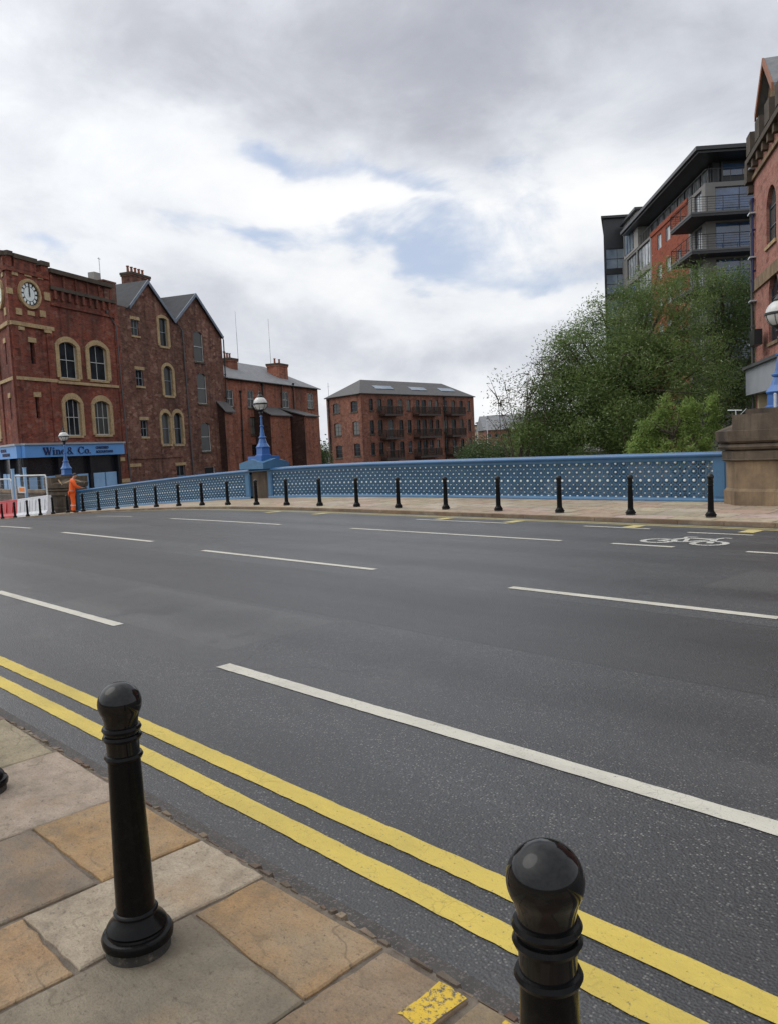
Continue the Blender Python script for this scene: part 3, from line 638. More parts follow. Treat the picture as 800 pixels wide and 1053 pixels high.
# ================================================================== PARAPET
PH = 1.17
def px_x(px, py=490): return at_y(px, py, PY).x
def zb(x): return zs(x)-.135
def parapet(xa, xb, label):
    t = thing('bridge_parapet', ((xa+xb)/2, PY, zb((xa+xb)/2)), label, 'parapet', 'blue cast iron parapets along the far pavement')
    xs = np.linspace(xa, xb, max(6, int((xb-xa)/.8)))
    def run(name, prof, mat):
        m = MB(); rows = [[(x, PY+dy, zb(x)+z) for dy, z in prof] for x in xs]
        m.grid(rows, 0, True, True); m.face(rows[0]); m.face(rows[-1][::-1]); return m.build(name, mat, t, sharp=50)
    run('top_rail', [(-.13, 1.055), (-.15, 1.075), (-.155, 1.10), (-.14, 1.135), (-.09, 1.163), (0, 1.17), (.09, 1.163), (.14, 1.135), (.155, 1.10), (.13, 1.055)], 'blueR')
    run('frieze', [(-.045, .955), (-.06, .97), (-.06, 1.03), (-.09, 1.054), (.09, 1.054), (.06, 1.03), (.06, .97), (.045, .955)], 'blue')
    run('bottom_rail', [(-.09, 0), (-.09, .05), (-.05, .085), (.05, .085), (.09, .05), (.09, 0)], 'blue')
    m = MB(); TP = .228; n = int((xb-xa-.66)/TP); xm = (xa+xb)/2; rr = .098
    def bar(x0, z0, x1, z1, w=.012, th=.016):
        d = Vector((x1-x0, z1-z0)); l = d.length; q = Vector((-d.y, d.x))/l*w
        P = [(x0-q.x, z0-q.y), (x1-q.x, z1-q.y), (x1+q.x, z1+q.y), (x0+q.x, z0+q.y)]
        m.hexa([(p[0], PY-th, zb(p[0])+p[1]) for p in P]+[(p[0], PY+th, zb(p[0])+p[1]) for p in P])
    def ring(cx, cz, r, w=.0125, th=.02, k=14):
        a = [2*math.pi*i/k for i in range(k)]
        def pt(R, s, t_): x = cx+R*math.cos(t_); return (x, PY+s, zb(cx)+max(.08, min(.962, cz+R*math.sin(t_))))
        rows = [[pt(R, s, t_) for t_ in a] for R, s in ((r-w, th), (r-w, -th), (r+w, -th), (r+w, th))]
        m.grid(rows+[rows[0]], 0, False, True)
    def boss(cx, cz, r):
        k = 8; rows = []
        for R, s in ((r, .018), (r*.85, .036), (r*.45, .046)):
            rows.append([(cx+R*math.cos(2*math.pi*i/k), PY-s, zb(cx)+max(.075, min(.962, cz+R*math.sin(2*math.pi*i/k)))) for i in range(k)])
        m.grid(rows, 1, True, True); m.face(rows[-1], 1)
    big = [.085, .285, .50, .715, .93]
    for i in range(n+1):
        cx = xm+(i-n/2)*TP
        for j, cz in enumerate(big):
            ring(cx, cz, rr); boss(cx, cz, (.030, .027, .037, .027, .030)[j])
            if i < n: bar(cx, cz, cx+TP, cz, .007)
        bar(cx, .08, cx, .96, .007)
        if i < n:
            for cz in (.185, .392, .608, .822):
                boss(cx+TP/2, cz, .018)
                for sx in (-1, 1):
                    for sz in (-1, 1): bar(cx+TP/2, cz, cx+TP/2+sx*TP/2, cz+sz*.1075, .008)
    m.build('lattice', ['blueL', 'whitep'], t)
    for x, w in ((xa, .28), (xb-.33, .33)):
        p = MB(); z = zb(x+w/2); p.box(x, x+w, PY-.07, PY+.07, z+.002, z+1.053); p.box(x+.05, x+w-.05, PY-.085, PY-.07, z+.12, z+.93); p.build('end_post', 'blue', t)
    g = MB(); rows = [[(x, PY+dy, zb(x)+z) for dy, z in ((-.14, -.9), (-.14, -.02), (.16, -.02), (.16, -.9))] for x in xs]; g.grid(rows, 0, False, True); g.build('girder', 'blue', t)
    return t
XR0 = px_x(748.5); XM1 = px_x(277); XM0 = px_x(258.5); XL1 = px_x(79)
parapet(XM1, XR0, 'long blue lattice parapet with white bosses, right of the blue lamp pedestal')
parapet(XL1, XM0, 'blue lattice parapet sloping down to the left between the worker and the lamp pedestal')

# ================================================================== PIERS
def pier(cx, cy, z0, sw, cw_, h, label, mats=('stonePb', 'stoneP', 'stoneP'), dep=1.5, cham=.5):
    """Octagonal shaft, moulded cap with sloped gablets and a raised centre block."""
    t = thing('stone_pier', (cx, cy, z0), label, 'pier', 'stone piers of the bridge')
    def octo(m, pr, mi=0):
        rows = []
        for hw, z in pr:
            hd = hw*dep/2/(sw/2) if False else hw-(sw-dep)/2; c = cham*min(hw, hd)*1.0
            rows.append([(cx+a, cy+b, z0+z) for a, b in ((-hw+c, -hd), (hw-c, -hd), (hw, -hd+c), (hw, hd-c), (hw-c, hd), (-hw+c, hd), (-hw, hd-c), (-hw, -hd+c))])
        m.grid(rows, mi, False, True); m.face(rows[-1], mi); m.face(rows[0][::-1], mi)
    s = sw/2; c = cw_/2
    m = MB(); octo(m, [(s+.05, -.6), (s+.05, .30), (s, .36), (s, .95*h/2.08)]); m.build('shaft', mats[0], t)
    k = h/2.08
    m = MB(); octo(m, [(s+.02, .951*k), (s+.10, .99*k), (c-.14, 1.01*k), (c-.13, 1.17*k), (c-.2, 1.20*k)]); m.build('lower_cornice', mats[1], t)
    m = MB(); octo(m, [(c-.2, 1.201*k), (c-.10, 1.22*k), (c-.06, 1.27*k), (c-.10, 1.33*k), (c-.2, 1.35*k)]); m.build('roll_moulding', mats[1], t)
    m = MB(); octo(m, [(c-.12, 1.351*k), (c-.03, 1.40*k), (c, 1.62*k), (s*.62, 1.88*k)]);
    m.build('sloped_cap', mats[2], t)
    m = MB(); b = s*.66; m.box(cx-b, cx+b, cy-c+.02+(sw-dep)/2, cy+c-.02-(sw-dep)/2, z0+1.45*k, z0+1.97*k); m.box(cx-b*.8, cx+b*.8, cy-b*.8, cy+b*.8, z0+1.97*k, z0+h); m.build('centre_block', mats[1], t)
    return t
PRX = XR0+1.23
pier(PRX, PY-.05, zb(PRX), 2.2, 2.62, 2.08, 'large weathered stone pier ending the parapet at the right edge')
PLX = at_y(71.5, 505, PY).x+.30
pier(PLX, PY-.25, zb(PLX)-.02, 1.55, 2.1, 2.12, 'dark stone pier with gabled cap behind the worker at the left end', ('stoneP', 'stoneP', 'stoneP'))
# middle pedestal: stone recess and blue gabled cap
PMX = (XM0+XM1)/2; zm = zb(PMX)
t = thing('lamp_pedestal', (PMX, PY, zm), 'blue gabled lamp pedestal over a stone recess between the two parapets', 'pedestal')
m = MB(); m.box(XM0+.02, XM1-.02, PY+.03, PY+1.0, zm-.5, zm+1.04); m.build('stone_recess', 'stoneP', t)
m = MB(); cxm = PMX+.12; 
def gab(m, hw, hd, z0, z1, z2):            # block whose four sides rise to shallow gables
    P = [(-hw, -hd), (0, -hd), (hw, -hd), (hw, 0), (hw, hd), (0, hd), (-hw, hd), (-hw, 0)]
    lo = [(cxm+a, PY+.15+b, z0) for a, b in P]; hi = [(cxm+a, PY+.15+b, z1 if i % 2 == 0 else z2) for i, (a, b) in enumerate(P)]
    m.grid([lo, hi], 0, False, True)
    c = (cxm, PY+.15, z2+.02)
    for i in range(8): m.face([hi[i], hi[(i+1) % 8], c])
gab(m, .80, .62, zm+1.171, zm+1.40, zm+1.55); m.build('gabled_cap', 'blue', t)
m = MB(); m.box(cxm-.46, cxm+.46, PY-.28, PY+.58, zm+1.42, zm+1.66); m.build('plinth', 'blueC', t)
m = MB(); xs = np.linspace(XM0-.02, XM1+.02, 4); rows = [[(x, PY+dy, zb(x)+z) for dy, z in [(-.13, 1.055), (-.155, 1.10), (-.14, 1.135), (-.09, 1.163), (.09, 1.163), (.14, 1.135), (.155, 1.10), (.13, 1.055)]] for x in xs]
m.grid(rows, 0, True, True); m.build('top_rail', 'blueR', t)

# ================================================================== LAMPS
def lamp(cx, cy, z0, ztop, s, label, gr=.28):
    """s: base half width; ztop: height of the globe centre."""
    t = thing('street_lamp', (cx, cy, z0), label, 'street lamp', 'blue globe lamps of the bridge')
    q = math.sqrt(2)*s
    m = MB(); m.lathe(cx, cy, z0, [(1.18*q, 0), (1.18*q, .04), (1.04*q, .05), (1.0*q, .07), (.95*q, .30), (1.06*q, .33), (1.08*q, .36)], 4, rot=math.pi/4, sm=False); m.build('square_base', 'blueC', t)
    b = z0+.36; H = ztop-gr-b; k = H/1.55
    m = MB(); m.lathe(cx, cy, b, [(1.0*q, 0), (.66*q, .16*k), (.50*q, .32*k), (.44*q, .36*k), (.58*q, .38*k), (.60*q, .42*k), (.40*q, .45*k), (.36*q, .5*k), (.22*q, .80*k), (.19*q, .86*k), (.30*q, .88*k), (.30*q, .91*k), (.045, .93*k), (.036, 1.28*k), (.06, 1.30*k), (.036, 1.34*k), (.034, H)], 8, rot=math.pi/8, sm=False); m.build('column', 'blueC', t)
    m = MB(); m.lathe(cx, cy, ztop-gr, [(.05, -.16), (.09, -.08), (.06, -.03), (.16, .035), (.16, .05)], 12); m.build('gallery', 'blackm', t)
    g = MB(); g.lathe(cx, cy, ztop, [(gr*math.cos(a), gr*math.sin(a)) for a in np.linspace(R_(-78), R_(72), 16)], 24); gl = g.build('globe', 'globe', t, sharp=80)
    m = MB(); m.lathe(cx, cy, ztop, [(gr+.004, -.03), (gr+.02, -.02), (gr+.02, .02), (gr+.004, .03)], 24)
    for i in range(8):
        a = 2*math.pi*i/8; pts = [(cx+(gr+.006)*math.cos(e)*math.cos(a), cy+(gr+.006)*math.cos(e)*math.sin(a), ztop+(gr+.006)*math.sin(e)) for e in np.linspace(R_(-76), 0, 6)]
        m.tube(pts, .008, 4)
    m.build('band', 'blackm', t)
    m = MB(); m.lathe(cx, cy, ztop+gr*.93, [(gr*.42, -.012), (gr*.44, .03), (gr*.25, .10), (.035, .14), (.055, .19), (.02, .24), (.03, .29), (.002, .40)], 12); m.build('finial', 'blackm', t)
    return t
zt = at_y(270.5, 415, PY+.15).z
pl = [o for o in bpy.data.objects if o.name.startswith('stone_pier') and 'gabled' in o.get('label', '')][0]
m = MB(); zp = zb(PLX)+1.60
def gab_line(cx, cy, hw, hd, z1, z2, r):
    P = [(-hw, -hd, z1), (-hw*.5, -hd, z2), (0, -hd, z1+.04), (hw*.5, -hd, z2+.04), (hw, -hd, z1), (hw, 0, z2), (hw, hd, z1)]
    m.tube([(cx+a, cy+b_, z) for a, b_, z in P], r, 5)
gab_line(PLX, PY-.25, .92, .62, zp-.02, zp+.22, .05); m.build('gable_moulding', 'stoneA', pl)
m = MB(); cy_ = PY-.25
for a, b_ in ((-.92, 0), (0, .92)): m.face([(PLX+a, cy_-.6, zp-.1), (PLX+b_, cy_-.6, zp-.1), (PLX+(a+b_)/2, cy_-.6, zp+.22)]); m.face([(PLX+a, cy_-.6, zp-.1), (PLX+(a+b_)/2, cy_-.6, zp+.22), (PLX+(a+b_)/2, cy_, zp+.30), (PLX+a, cy_, zp+.1)]); m.face([(PLX+b_, cy_-.6, zp-.1), (PLX+(a+b_)/2, cy_-.6, zp+.22), (PLX+(a+b_)/2, cy_, zp+.30), (PLX+b_, cy_, zp+.1)])
m.build('gablet', 'stoneP', pl)
lamp(PMX+.12, PY+.15, zm+1.66, zt, .19, 'blue lamp with clear globe on the blue pedestal in mid bridge', .275)
zt = at_y(66, 449, PY-.25).z
lamp(PLX+.18, PY-.25, zb(PLX)+2.08, zt, .21, 'blue globe lamp on the dark stone pier before the wine shop sign', .27)
zt = at_y(799, 323, PY).z
lx = at_y(799, 400, PY).x
lamp(lx+.08, PY-.05, zb(PRX)+2.07, zt, .21, 'blue globe lamp on the right stone pier, cut by the photo edge', .29)
# sign bracket box on the right lamp is a dark lantern box
p = at_y(797.5, 516, 17.75)
t = thing('sign_post', (p.x, 17.75, zfar(p.x, 17.75)), 'thin grey metal post in front of the right stone pier', 'post')
m = MB(); m.tube([(p.x, 17.75, zfar(p.x, 17.75)-.02), (p.x, 17.75, zfar(p.x, 17.75)+2.35)], .03, 10); m.build('tube', 'galv', t)
m = MB(); m.lathe(p.x, 17.75, zfar(p.x, 17.75), [(.06, 0), (.06, .03), (.034, .05)], 10); m.lathe(p.x, 17.75, zfar(p.x, 17.75)+2.35, [(.033, 0), (.033, .02), (.01, .035)], 10); m.build('collar', 'galv', t)
# small aerial on the sloped cap of the right pier
q = at_y(757, 430, PY-.1); t = thing('aerial', (q.x, PY-.1, q.z-.12), 'small thin T shaped aerial on top of the right stone pier', 'aerial')
m = MB(); m.tube([(q.x, PY-.1, q.z-.16), (q.x-.02, PY-.1, q.z+.17)], .012, 6); m.build('mast', 'galv', t)
m = MB(); m.tube([(q.x-.20, PY-.1, q.z+.19), (q.x+.12, PY-.1, q.z+.17)], .010, 6); m.tube([(q.x+.03, PY-.1, q.z+.02), (q.x+.22, PY-.1, q.z+.2)], .007, 5); m.build('crossbar', 'galv', t)
m = MB(); m.box(q.x-.035, q.x+.035, PY-.14, PY-.06, q.z-.13, q.z-.03); m.build('junction_box', 'blackm', t)

# ================================================================== ROADWORKS at the left end
YW = 16.25
def zfp(x): return zfar(x, YW)
def xw(px, py=522): return at_y(px, py, YW).x
def barrier(x0, x1, mat, label, group):
    c = (x0+x1)/2; t = thing('barrier', (c, YW, zfp(c)), label, 'barrier', group); za, zc = zfp(x0), zfp(x1)
    m = MB()
    prof = [(-.26, .0), (-.26, .10), (-.16, .24), (-.10, .9), (-.10, .98), (-.07, 1.0), (.07, 1.0), (.10, .98), (.10, .9), (.16, .24), (.26, .1), (.26, 0)]
    xs = np.linspace(x0+.02, x1-.02, 9); rows = []
    for i, x in enumerate(xs):
        ins = .03 if i in (0, 8) else 0
        rows.append([(x, YW+dy*(1-ins*3), zfp(x)+z) for dy, z in prof])
    m.grid(rows, 0, False, True); m.face(rows[0]); m.face(rows[-1][::-1]); m.build('body', mat, t)
    m = MB()
    for k in (.2, .5, .8):
        x = x0+(x1-x0)*k; m.hexa([(x-.09, YW-.215, zfp(x)+.3), (x+.09, YW-.215, zfp(x)+.3), (x+.09, YW-.12, zfp(x)+.3), (x-.09, YW-.12, zfp(x)+.3), (x-.07, YW-.135, zfp(x)+.86), (x+.07, YW-.135, zfp(x)+.86), (x+.07, YW-.09, zfp(x)+.86), (x-.07, YW-.09, zfp(x)+.86)])
    m.build('rib', mat, t)
    m = MB(); m.lathe(c, YW, zfp(c)+1.0, [(.07, 0), (.07, .03), (.0, .035)], 10); m.build('filler_cap', 'blackm', t)
    return t
xs_ = [xw(p) for p in (-22, -1, 20.5, 36.5, 52.5)]
gp = 'plastic barriers round the works'
barrier(xs_[0], xs_[1], 'redpl', 'red plastic barrier cut off by the left edge of the photo', gp)
barrier(xs_[1], xs_[2], 'redpl', 'red plastic road barrier standing next to the white barriers', gp)
barrier(xs_[2], xs_[3], 'whitepl', 'white plastic barrier next to the red one', gp)
barrier(xs_[3], xs_[4], 'whitepl', 'white plastic barrier nearest the stone pier', gp)
YF = 16.75
def mesh_panel(pa, pb, ptop, label):
    a, b = at_y(pa, 500, YF).x, at_y(pb, 500, YF).x; zt_ = at_y((pa+pb)/2, ptop, YF).z; z0 = zfar((a+b)/2, YF)+.08
    t = thing('fence_panel', ((a+b)/2, YF, z0), label, 'fence', 'tubular fence panels round the works'); m = MB()
    pts = [(a, YF, z0), (a, YF, zt_-.1), (a+.1, YF, zt_), (b-.1, YF, zt_), (b, YF, zt_-.1), (b, YF, z0)]
    m.tube(pts, .045, 8); m.tube([(a, YF, z0+.15), (b, YF, z0+.15)], .03, 6); m.build('tube_frame', 'white', t)
    m = MB(); n = int((b-a)/.16)
    for i in range(1, n): x = a+(b-a)*i/n; m.tube([(x, YF, z0+.15), (x, YF, zt_-.02)], .0035, 3, cap=False)
    for j in range(1, 7): z = z0+.15+(zt_-z0-.15)*j/7; m.tube([(a, YF, z), (b, YF, z)], .0035, 3, cap=False)
    m.build('mesh', 'galv', t)
    for x in (a, b):
        f = MB(); f.hexa([(x-.12, YF-.32, z0-.08), (x+.12, YF-.32, z0-.08), (x+.12, YF+.32, z0-.08), (x-.12, YF+.32, z0-.08), (x-.09, YF-.28, z0+.05), (x+.09, YF-.28, z0+.05), (x+.09, YF+.28, z0+.05), (x-.09, YF+.28, z0+.05)]); f.build('foot', 'rubber', t)
    return a, b, zt_
mesh_panel(16.5, 48.5, 489, 'white tubular fence panel carrying the small orange sign, beside the stone pier')
mesh_panel(-16, 12.5, 493, 'white tubular fence panel behind the red barrier at the left edge')
r = (at_y(19.5, 503, YF-.06).x, at_y(27, 503, YF-.06).x, at_y(23, 507, YF-.06).z, at_y(23, 500.5, YF-.06).z)
t = thing('warning_sign', ((r[0]+r[1])/2, YF-.06, r[2]), 'small white sign with an orange panel hung on the fence', 'sign')
m = MB(); m.box(r[0], r[1], YF-.075, YF-.055, r[2], r[3]); m.build('board', 'white', t)
m = MB(); w = (r[1]-r[0]); h = r[3]-r[2]; m.lathe(0, 0, 0, [(.001, 0)], 3); m = MB()
m.box(r[0]+w*.14, r[1]-w*.14, YF-.082, YF-.0755, r[2]+h*.25, r[3]-h*.18); m.build('printed_panel', 'orange', t)
YQ = 17.6
for px, top, lab in ((14.7, 483, 'pale blue steel post behind the red barrier, left of the pair'), (27, 481.5, 'pale blue steel post behind the orange sign, right of the pair')):
    x = at_y(px, 500, YQ).x; zt_ = at_y(px, top, YQ).z; t = thing('blue_post', (x, YQ, zfar(x, YQ)), lab, 'post', 'pale blue posts behind the works fence')
    m = MB(); m.box(x-.075, x+.075, YQ-.075, YQ+.075, zfar(x, YQ)-.1, zt_); m.build('shaft', 'paleblue', t)
    m = MB(); m.box(x-.09, x+.09, YQ-.09, YQ+.09, zt_+.002, zt_+.05); m.build('cap', 'paleblue', t)
# low stone wall left of the pier
xa, xb = at_y(-30, 505, PY+.1).x, at_y(51, 505, PY+.1).x
t = thing('stone_wall', ((xa+xb)/2, PY+.1, zb(xb)-.3), 'low brown stone wall with coping running left from the stone pier', 'wall')
m = MB(); zc = at_y(40, 503.5, PY+.1).z; m.box(xa, xb, PY-.1, PY+.35, zb(xa)-.8, zc-.2); m.build('masonry', 'stoneP', t)
m = MB(); m.box(xa, xb+.01, PY-.17, PY+.42, zc-.2, zc); m.build('coping', 'stonePb', t)

# ================================================================== WORKER
def skin(name, verts, edges, mat, parent, sub=2, root=0):
    me = bpy.data.meshes.new(name); bm = bmesh.new(); ly = bm.verts.layers.skin.verify()
    vs = []
    for i, (p, r) in enumerate(verts):
        v = bm.verts.new(p); v[ly].radius = (r, r) if isinstance(r, (int, float)) else r; v[ly].use_root = (i == root); vs.append(v)
    for a, b in edges: bm.edges.new((vs[a], vs[b]))
    bm.to_mesh(me); bm.free()
    o = bpy.data.objects.new(name, me); COL.objects.link(o)
    o.modifiers.new('s', 'SKIN').use_smooth_shade = True
    if sub: s_ = o.modifiers.new('d', 'SUBSURF'); s_.levels = s_.render_levels = sub
    bpy.context.view_layer.update()
    m2 = bpy.data.meshes.new_from_object(o.evaluated_get(bpy.context.evaluated_depsgraph_get())); bpy.data.objects.remove(o)
    m2.materials.clear(); m2.materials.append(M[mat]); m2.name = name
    m2.polygons.foreach_set('use_smooth', [True]*len(m2.polygons))
    o = bpy.data.objects.new(name, m2); COL.objects.link(o); o.parent = parent; return o
wp = at_h(76.2, 527.2, zfar)
wk = thing('person', (wp.x, wp.y, wp.z), 'worker in orange high visibility jacket and trousers bending over the parapet by the pier', 'person')
wk.rotation_euler = (0, 0, R_(72))       # local +X is the way the worker faces
# local frame: X forward, Y left, Z up
hipL, hipR = (.0, .10, .92), (.0, -.10, .92)
body = [((0, 0, .96), .125), ((.02, 0, 1.14), .12), ((.05, 0, 1.33), .13), ((.07, 0, 1.45), .09), ((.10, 0, 1.53), .052), ((.15, 0, 1.585), .075), ((.19, 0, 1.635), .088), ((.21, 0, 1.69), .07),
        ((0, .095, .88), .095), ((.02, .11, .50), .062), ((-.02, .12, .10), .042), ((.0, .12, .045), .045), ((.14, .13, .035), .036),
        ((0, -.095, .88), .095), ((.03, -.11, .50), .062), ((.01, -.12, .10), .042), ((.03, -.12, .045), .045), ((.17, -.13, .035), .036),
        ((.06, .20, 1.40), .062), ((.14, .27, 1.16), .047), ((.36, .17, 1.10), .036), ((.42, .13, 1.09), .03),
        ((.06, -.20, 1.40), .062), ((.16, -.28, 1.17), .047), ((.38, -.16, 1.10), .036), ((.44, -.12, 1.09), .03)]
be = [(0, 1), (1, 2), (2, 3), (3, 4), (4, 5), (5, 6), (6, 7), (0, 8), (8, 9), (9, 10), (10, 11), (11, 12), (0, 13), (13, 14), (14, 15), (15, 16), (16, 17), (3, 18), (18, 19), (19, 20), (20, 21), (3, 22), (22, 23), (23, 24), (24, 25)]
# fingers: four and a thumb per hand, rooted in the palm
for pi, sgn in ((21, 1), (25, -1)):
    bx, by, bz = body[pi][0]
    for k, (dy, ln) in enumerate(((-.030, .065), (-.011, .078), (.010, .075), (.029, .058))):
        a = len(body); body.append(((bx+.035, by+dy, bz+.004), .011)); body.append(((bx+.035+ln*.55, by+dy*1.1, bz+.002), .0095)); body.append(((bx+.035+ln*.9, by+dy*1.1, bz-.02), .008)); be += [(pi, a), (a, a+1), (a+1, a+2)]
    a = len(body); body.append(((bx+.012, by-sgn*.045, bz-.006), .011)); body.append(((bx+.05, by-sgn*.062, bz-.016), .009)); be += [(pi, a), (a, a+1)]
skin('body', body, be, 'skin', wk)
for s_ in (1, -1):
    m = MB(); hx = .40
    m.ball((.185, s_*.088, 1.62), .022, 8, 5, sz=1.4); WORLD.setdefault(wk.name, Vector()); o = m.build('ear', 'skin', None, origin=(0, 0, 0)); o.parent = wk
skin('hair', [((.12, 0, 1.63), .066), ((.16, 0, 1.68), .088), ((.20, 0, 1.71), .08), ((.245, 0, 1.695), .055)], [(0, 1), (1, 2), (2, 3)], 'hair', wk)
skin('jacket', [((0, 0, .88), (.17, .155)), ((.02, 0, 1.10), (.165, .145)), ((.05, 0, 1.32), (.18, .15)), ((.07, 0, 1.44), .12), ((.09, 0, 1.505), .075),
                ((.06, .21, 1.41), .088), ((.14, .285, 1.16), .072), ((.34, .18, 1.10), .055), ((.06, -.21, 1.41), .088), ((.16, -.295, 1.17), .072), ((.36, -.17, 1.10), .055)],
     [(0, 1), (1, 2), (2, 3), (3, 4), (3, 5), (5, 6), (6, 7), (3, 8), (8, 9), (9, 10)], 'hivis', wk, root=1)
skin('trousers', [((0, 0, .95), (.15, .14)), ((0, .10, .86), .115), ((.02, .115, .50), .086), ((-.02, .12, .12), .080), ((-.02, .12, .09), .08), ((0, -.10, .86), .115), ((.03, -.115, .50), .086), ((.01, -.12, .12), .080), ((.01, -.12, .09), .08)],
     [(0, 1), (1, 2), (2, 3), (3, 4), (0, 5), (5, 6), (6, 7), (7, 8)], 'hivis', wk)
for y_, x_ in ((.12, 0), (-.12, .03)):
    skin('boot', [((x_-.02, y_, .13), .058), ((x_-.01, y_, .05), .056), ((x_+.10, y_, .045), .05), ((x_+.18, y_*1.07, .04), .042)], [(0, 1), (1, 2), (2, 3)], 'boot', wk)
m = MB()
for y_, x_ in ((.118, .0), (-.118, .02)): m.lathe(x_-.003, y_, .30, [(.086, 0), (.088, .005), (.088, .05), (.086, .055)], 14)
o = m.build('reflective_band', 'silver', None, origin=(0, 0, 0)); o.parent = wk

# ================================================================== BUILDINGS
def dir2(deg): a = R_(deg); return HEAD*math.cos(a)+SIDE*math.sin(a)
def below(p, q): m = (q[1]-p[1])/(q[0]-p[0]); return (-m, 1, p[1]-m*p[0])
GA = -1.9
A0 = cw(-24.2, 52, GA); uA = dir2(20)
fa = Facade(A0, uA); A0 = fa.P(fa.uv(9, 310)[0], GA); fa = Facade(A0, uA)
# ---- A: corner building with clock tower and wine shop
tA = thing('corner_building', A0, 'red brick corner building with clock tower over a light blue shop front', 'building')
uT = fa.uv(50.5, 300)[0]; uAe = fa.uv(127, 400)[0]; uFe = fa.uv(125, 460)[0]
farA = A0+dir2(-38)*17; fl = Facade(farA, A0-farA); LA = 17.0
zTop = fa.uv(30, 264)[1]; zStr = fa.uv(35, 335)[1]; zStr2 = fa.uv(35, 390)[1]; zCor = fa.uv(80, 284)[1]
fz0 = fa.uv(75, 469)[1]; fz1 = fa.uv(75, 457)[1]
wA = [fa.rect(61, 351.5, 79.5, 389), fa.rect(92, 355, 110, 391), fa.rect(67.5, 410, 83.5, 448), fa.rect(97.5, 412, 113.5, 447)]
slitA = [fa.rect(32, 352, 36.5, 374), fa.rect(37.5, 408, 41.5, 430)]
bodyA = MB()
z00 = GA-.3; zF = fz0
wall(bodyA, fa, 0, uT, zF, zTop-1.0, slitA, .25)
wall(bodyA, fa, uT, uAe, zF, zCor, wA, .22)
wall(bodyA, fa, uFe-.2, uAe, z00, zF)
slitL = [(LA-1.9, LA-1.6, slitA[0][2], slitA[0][3]), (LA-1.9, LA-1.6, slitA[1][2], slitA[1][3])]
wall(bodyA, fl, LA-4.2, LA, zF, zTop-1.0, slitL, .25)
winL = [(LA-4.2-3.2*k-2.1, LA-4.2-3.2*k-.9, o[2], o[3]) for k in range(3) for o in (wA[0], wA[2])]
wall(bodyA, fl, 0, LA-4.2, zF, zCor, winL, .22)
pE = fa.P(uAe, 0)
for p, q, zt_ in ((pE, pE-fa.n*11, zCor), (pE-fa.n*11, farA, zCor)):
    bodyA.face([(p.x, p.y, z00), (q.x, q.y, z00), (q.x, q.y, zt_), (p.x, p.y, zt_)])
# tower back sides above the main roof
bt = A0-fa.n*4.0; tb = fa.P(uT, 0)-fa.n*4.0
bodyA.face([fa.P(uT, zCor-.5), (tb.x, tb.y, zCor-.5), (tb.x, tb.y, zTop-1), fa.P(uT, zTop-1)])
tl = fl.P(LA-4.2, 0)
bodyA.face([(tl.x, tl.y, zCor-.5), (tb.x, tb.y, zCor-.5), (tb.x, tb.y, zTop-1), (tl.x, tl.y, zTop-1)])
bodyA.face([fa.P(0, zTop-1.05), fa.P(uT, zTop-1.05), (tb.x, tb.y, zTop-1.05), (tl.x, tl.y, zTop-1.05)])
bodyA.build('wall', 'brickA', tA)
m = MB(); m.face([fa.P(0, zCor-.7), fa.P(uAe, zCor-.7), (pE-fa.n*11).to_tuple()[:2]+(zCor-.7,), (farA.x, farA.y, zCor-.7)]); m.build('roof', 'slateD', tA)
# string courses and pilasters
def part_box(name, mat, root, f_, *b):
    m = MB(); fbox(m, f_, *b); return m.build(name, mat, root)
for f_, a, b in ((fa, -.05, uT+.1), (fl, LA-4.25, LA-.17)):
    part_box('string_course', 'stoneA', tA, f_, a, b, zStr-.16, zStr+.10, .003, .15); part_box('string_course', 'stoneA', tA, f_, a+.08, b-.02, zStr2-.10, zStr2+.12, .003, .10)
part_box('string_course', 'stoneA', tA, fa, uT+.12, uAe-.6, wA[0][2]-.42, wA[0][2]-.22, .003, .12)
for f_, a, b, zt_ in ((fa, .02, .62, zStr-.17), (fa, uT-.62, uT-.02, zStr-.17), (fl, LA-.62, LA-.1, zStr-.17), (fl, LA-4.2, LA-3.6, zStr-.17), (fa, uAe-.55, uAe, zCor-2.2)):
    part_box('pilaster', 'brickA', tA, f_, a, b, zF, zt_, .003, .09)
for (x0, y0, x1, y1) in ((18, 336, 24, 339.5), (44.5, 339, 52, 342.5)):
    o = fa.rect(x0, y0, x1, y1); part_box('stone_block', 'stoneA', tA, fa, o[0], o[1], o[2], o[3], .095, .15)
for (x0, y0, x1, y1) in ((12, 277, 18, 283), (38.5, 281, 44, 287), (25, 280, 32, 284.5), (16.5, 317, 22.5, 323.5), (28.5, 320, 35.5, 324.5), (41, 319.5, 47, 326), (7, 296, 13, 302), (45.5, 301, 51.5, 309)):
    o = fa.rect(x0, y0, x1, y1); part_box('stone_block', 'stoneA', tA, fa, o[0], o[1], o[2], o[3], .003, .06)
for k in (.6, 3.0):
    for z in (fa.uv(15, 280)[1], fa.uv(20, 320)[1]): part_box('stone_block', 'stoneA', tA, fl, LA-k-.5, LA-k, z-.25, z+.25, .003, .06)
for f_, sl in ((fa, slitA), (fl, slitL)):
    for o in sl:
        m = MB(); fbox(m, f_, o[0]-.02, o[1]+.02, o[2], o[3], -.27, -.23); m.build('slit_window', 'shopdark', tA)
        m = MB(); fbox(m, f_, o[0]-.16, o[1]+.16, o[3]-.02, o[3]+.3, .003, .06); m.build('stone_cap', 'stoneA', tA)
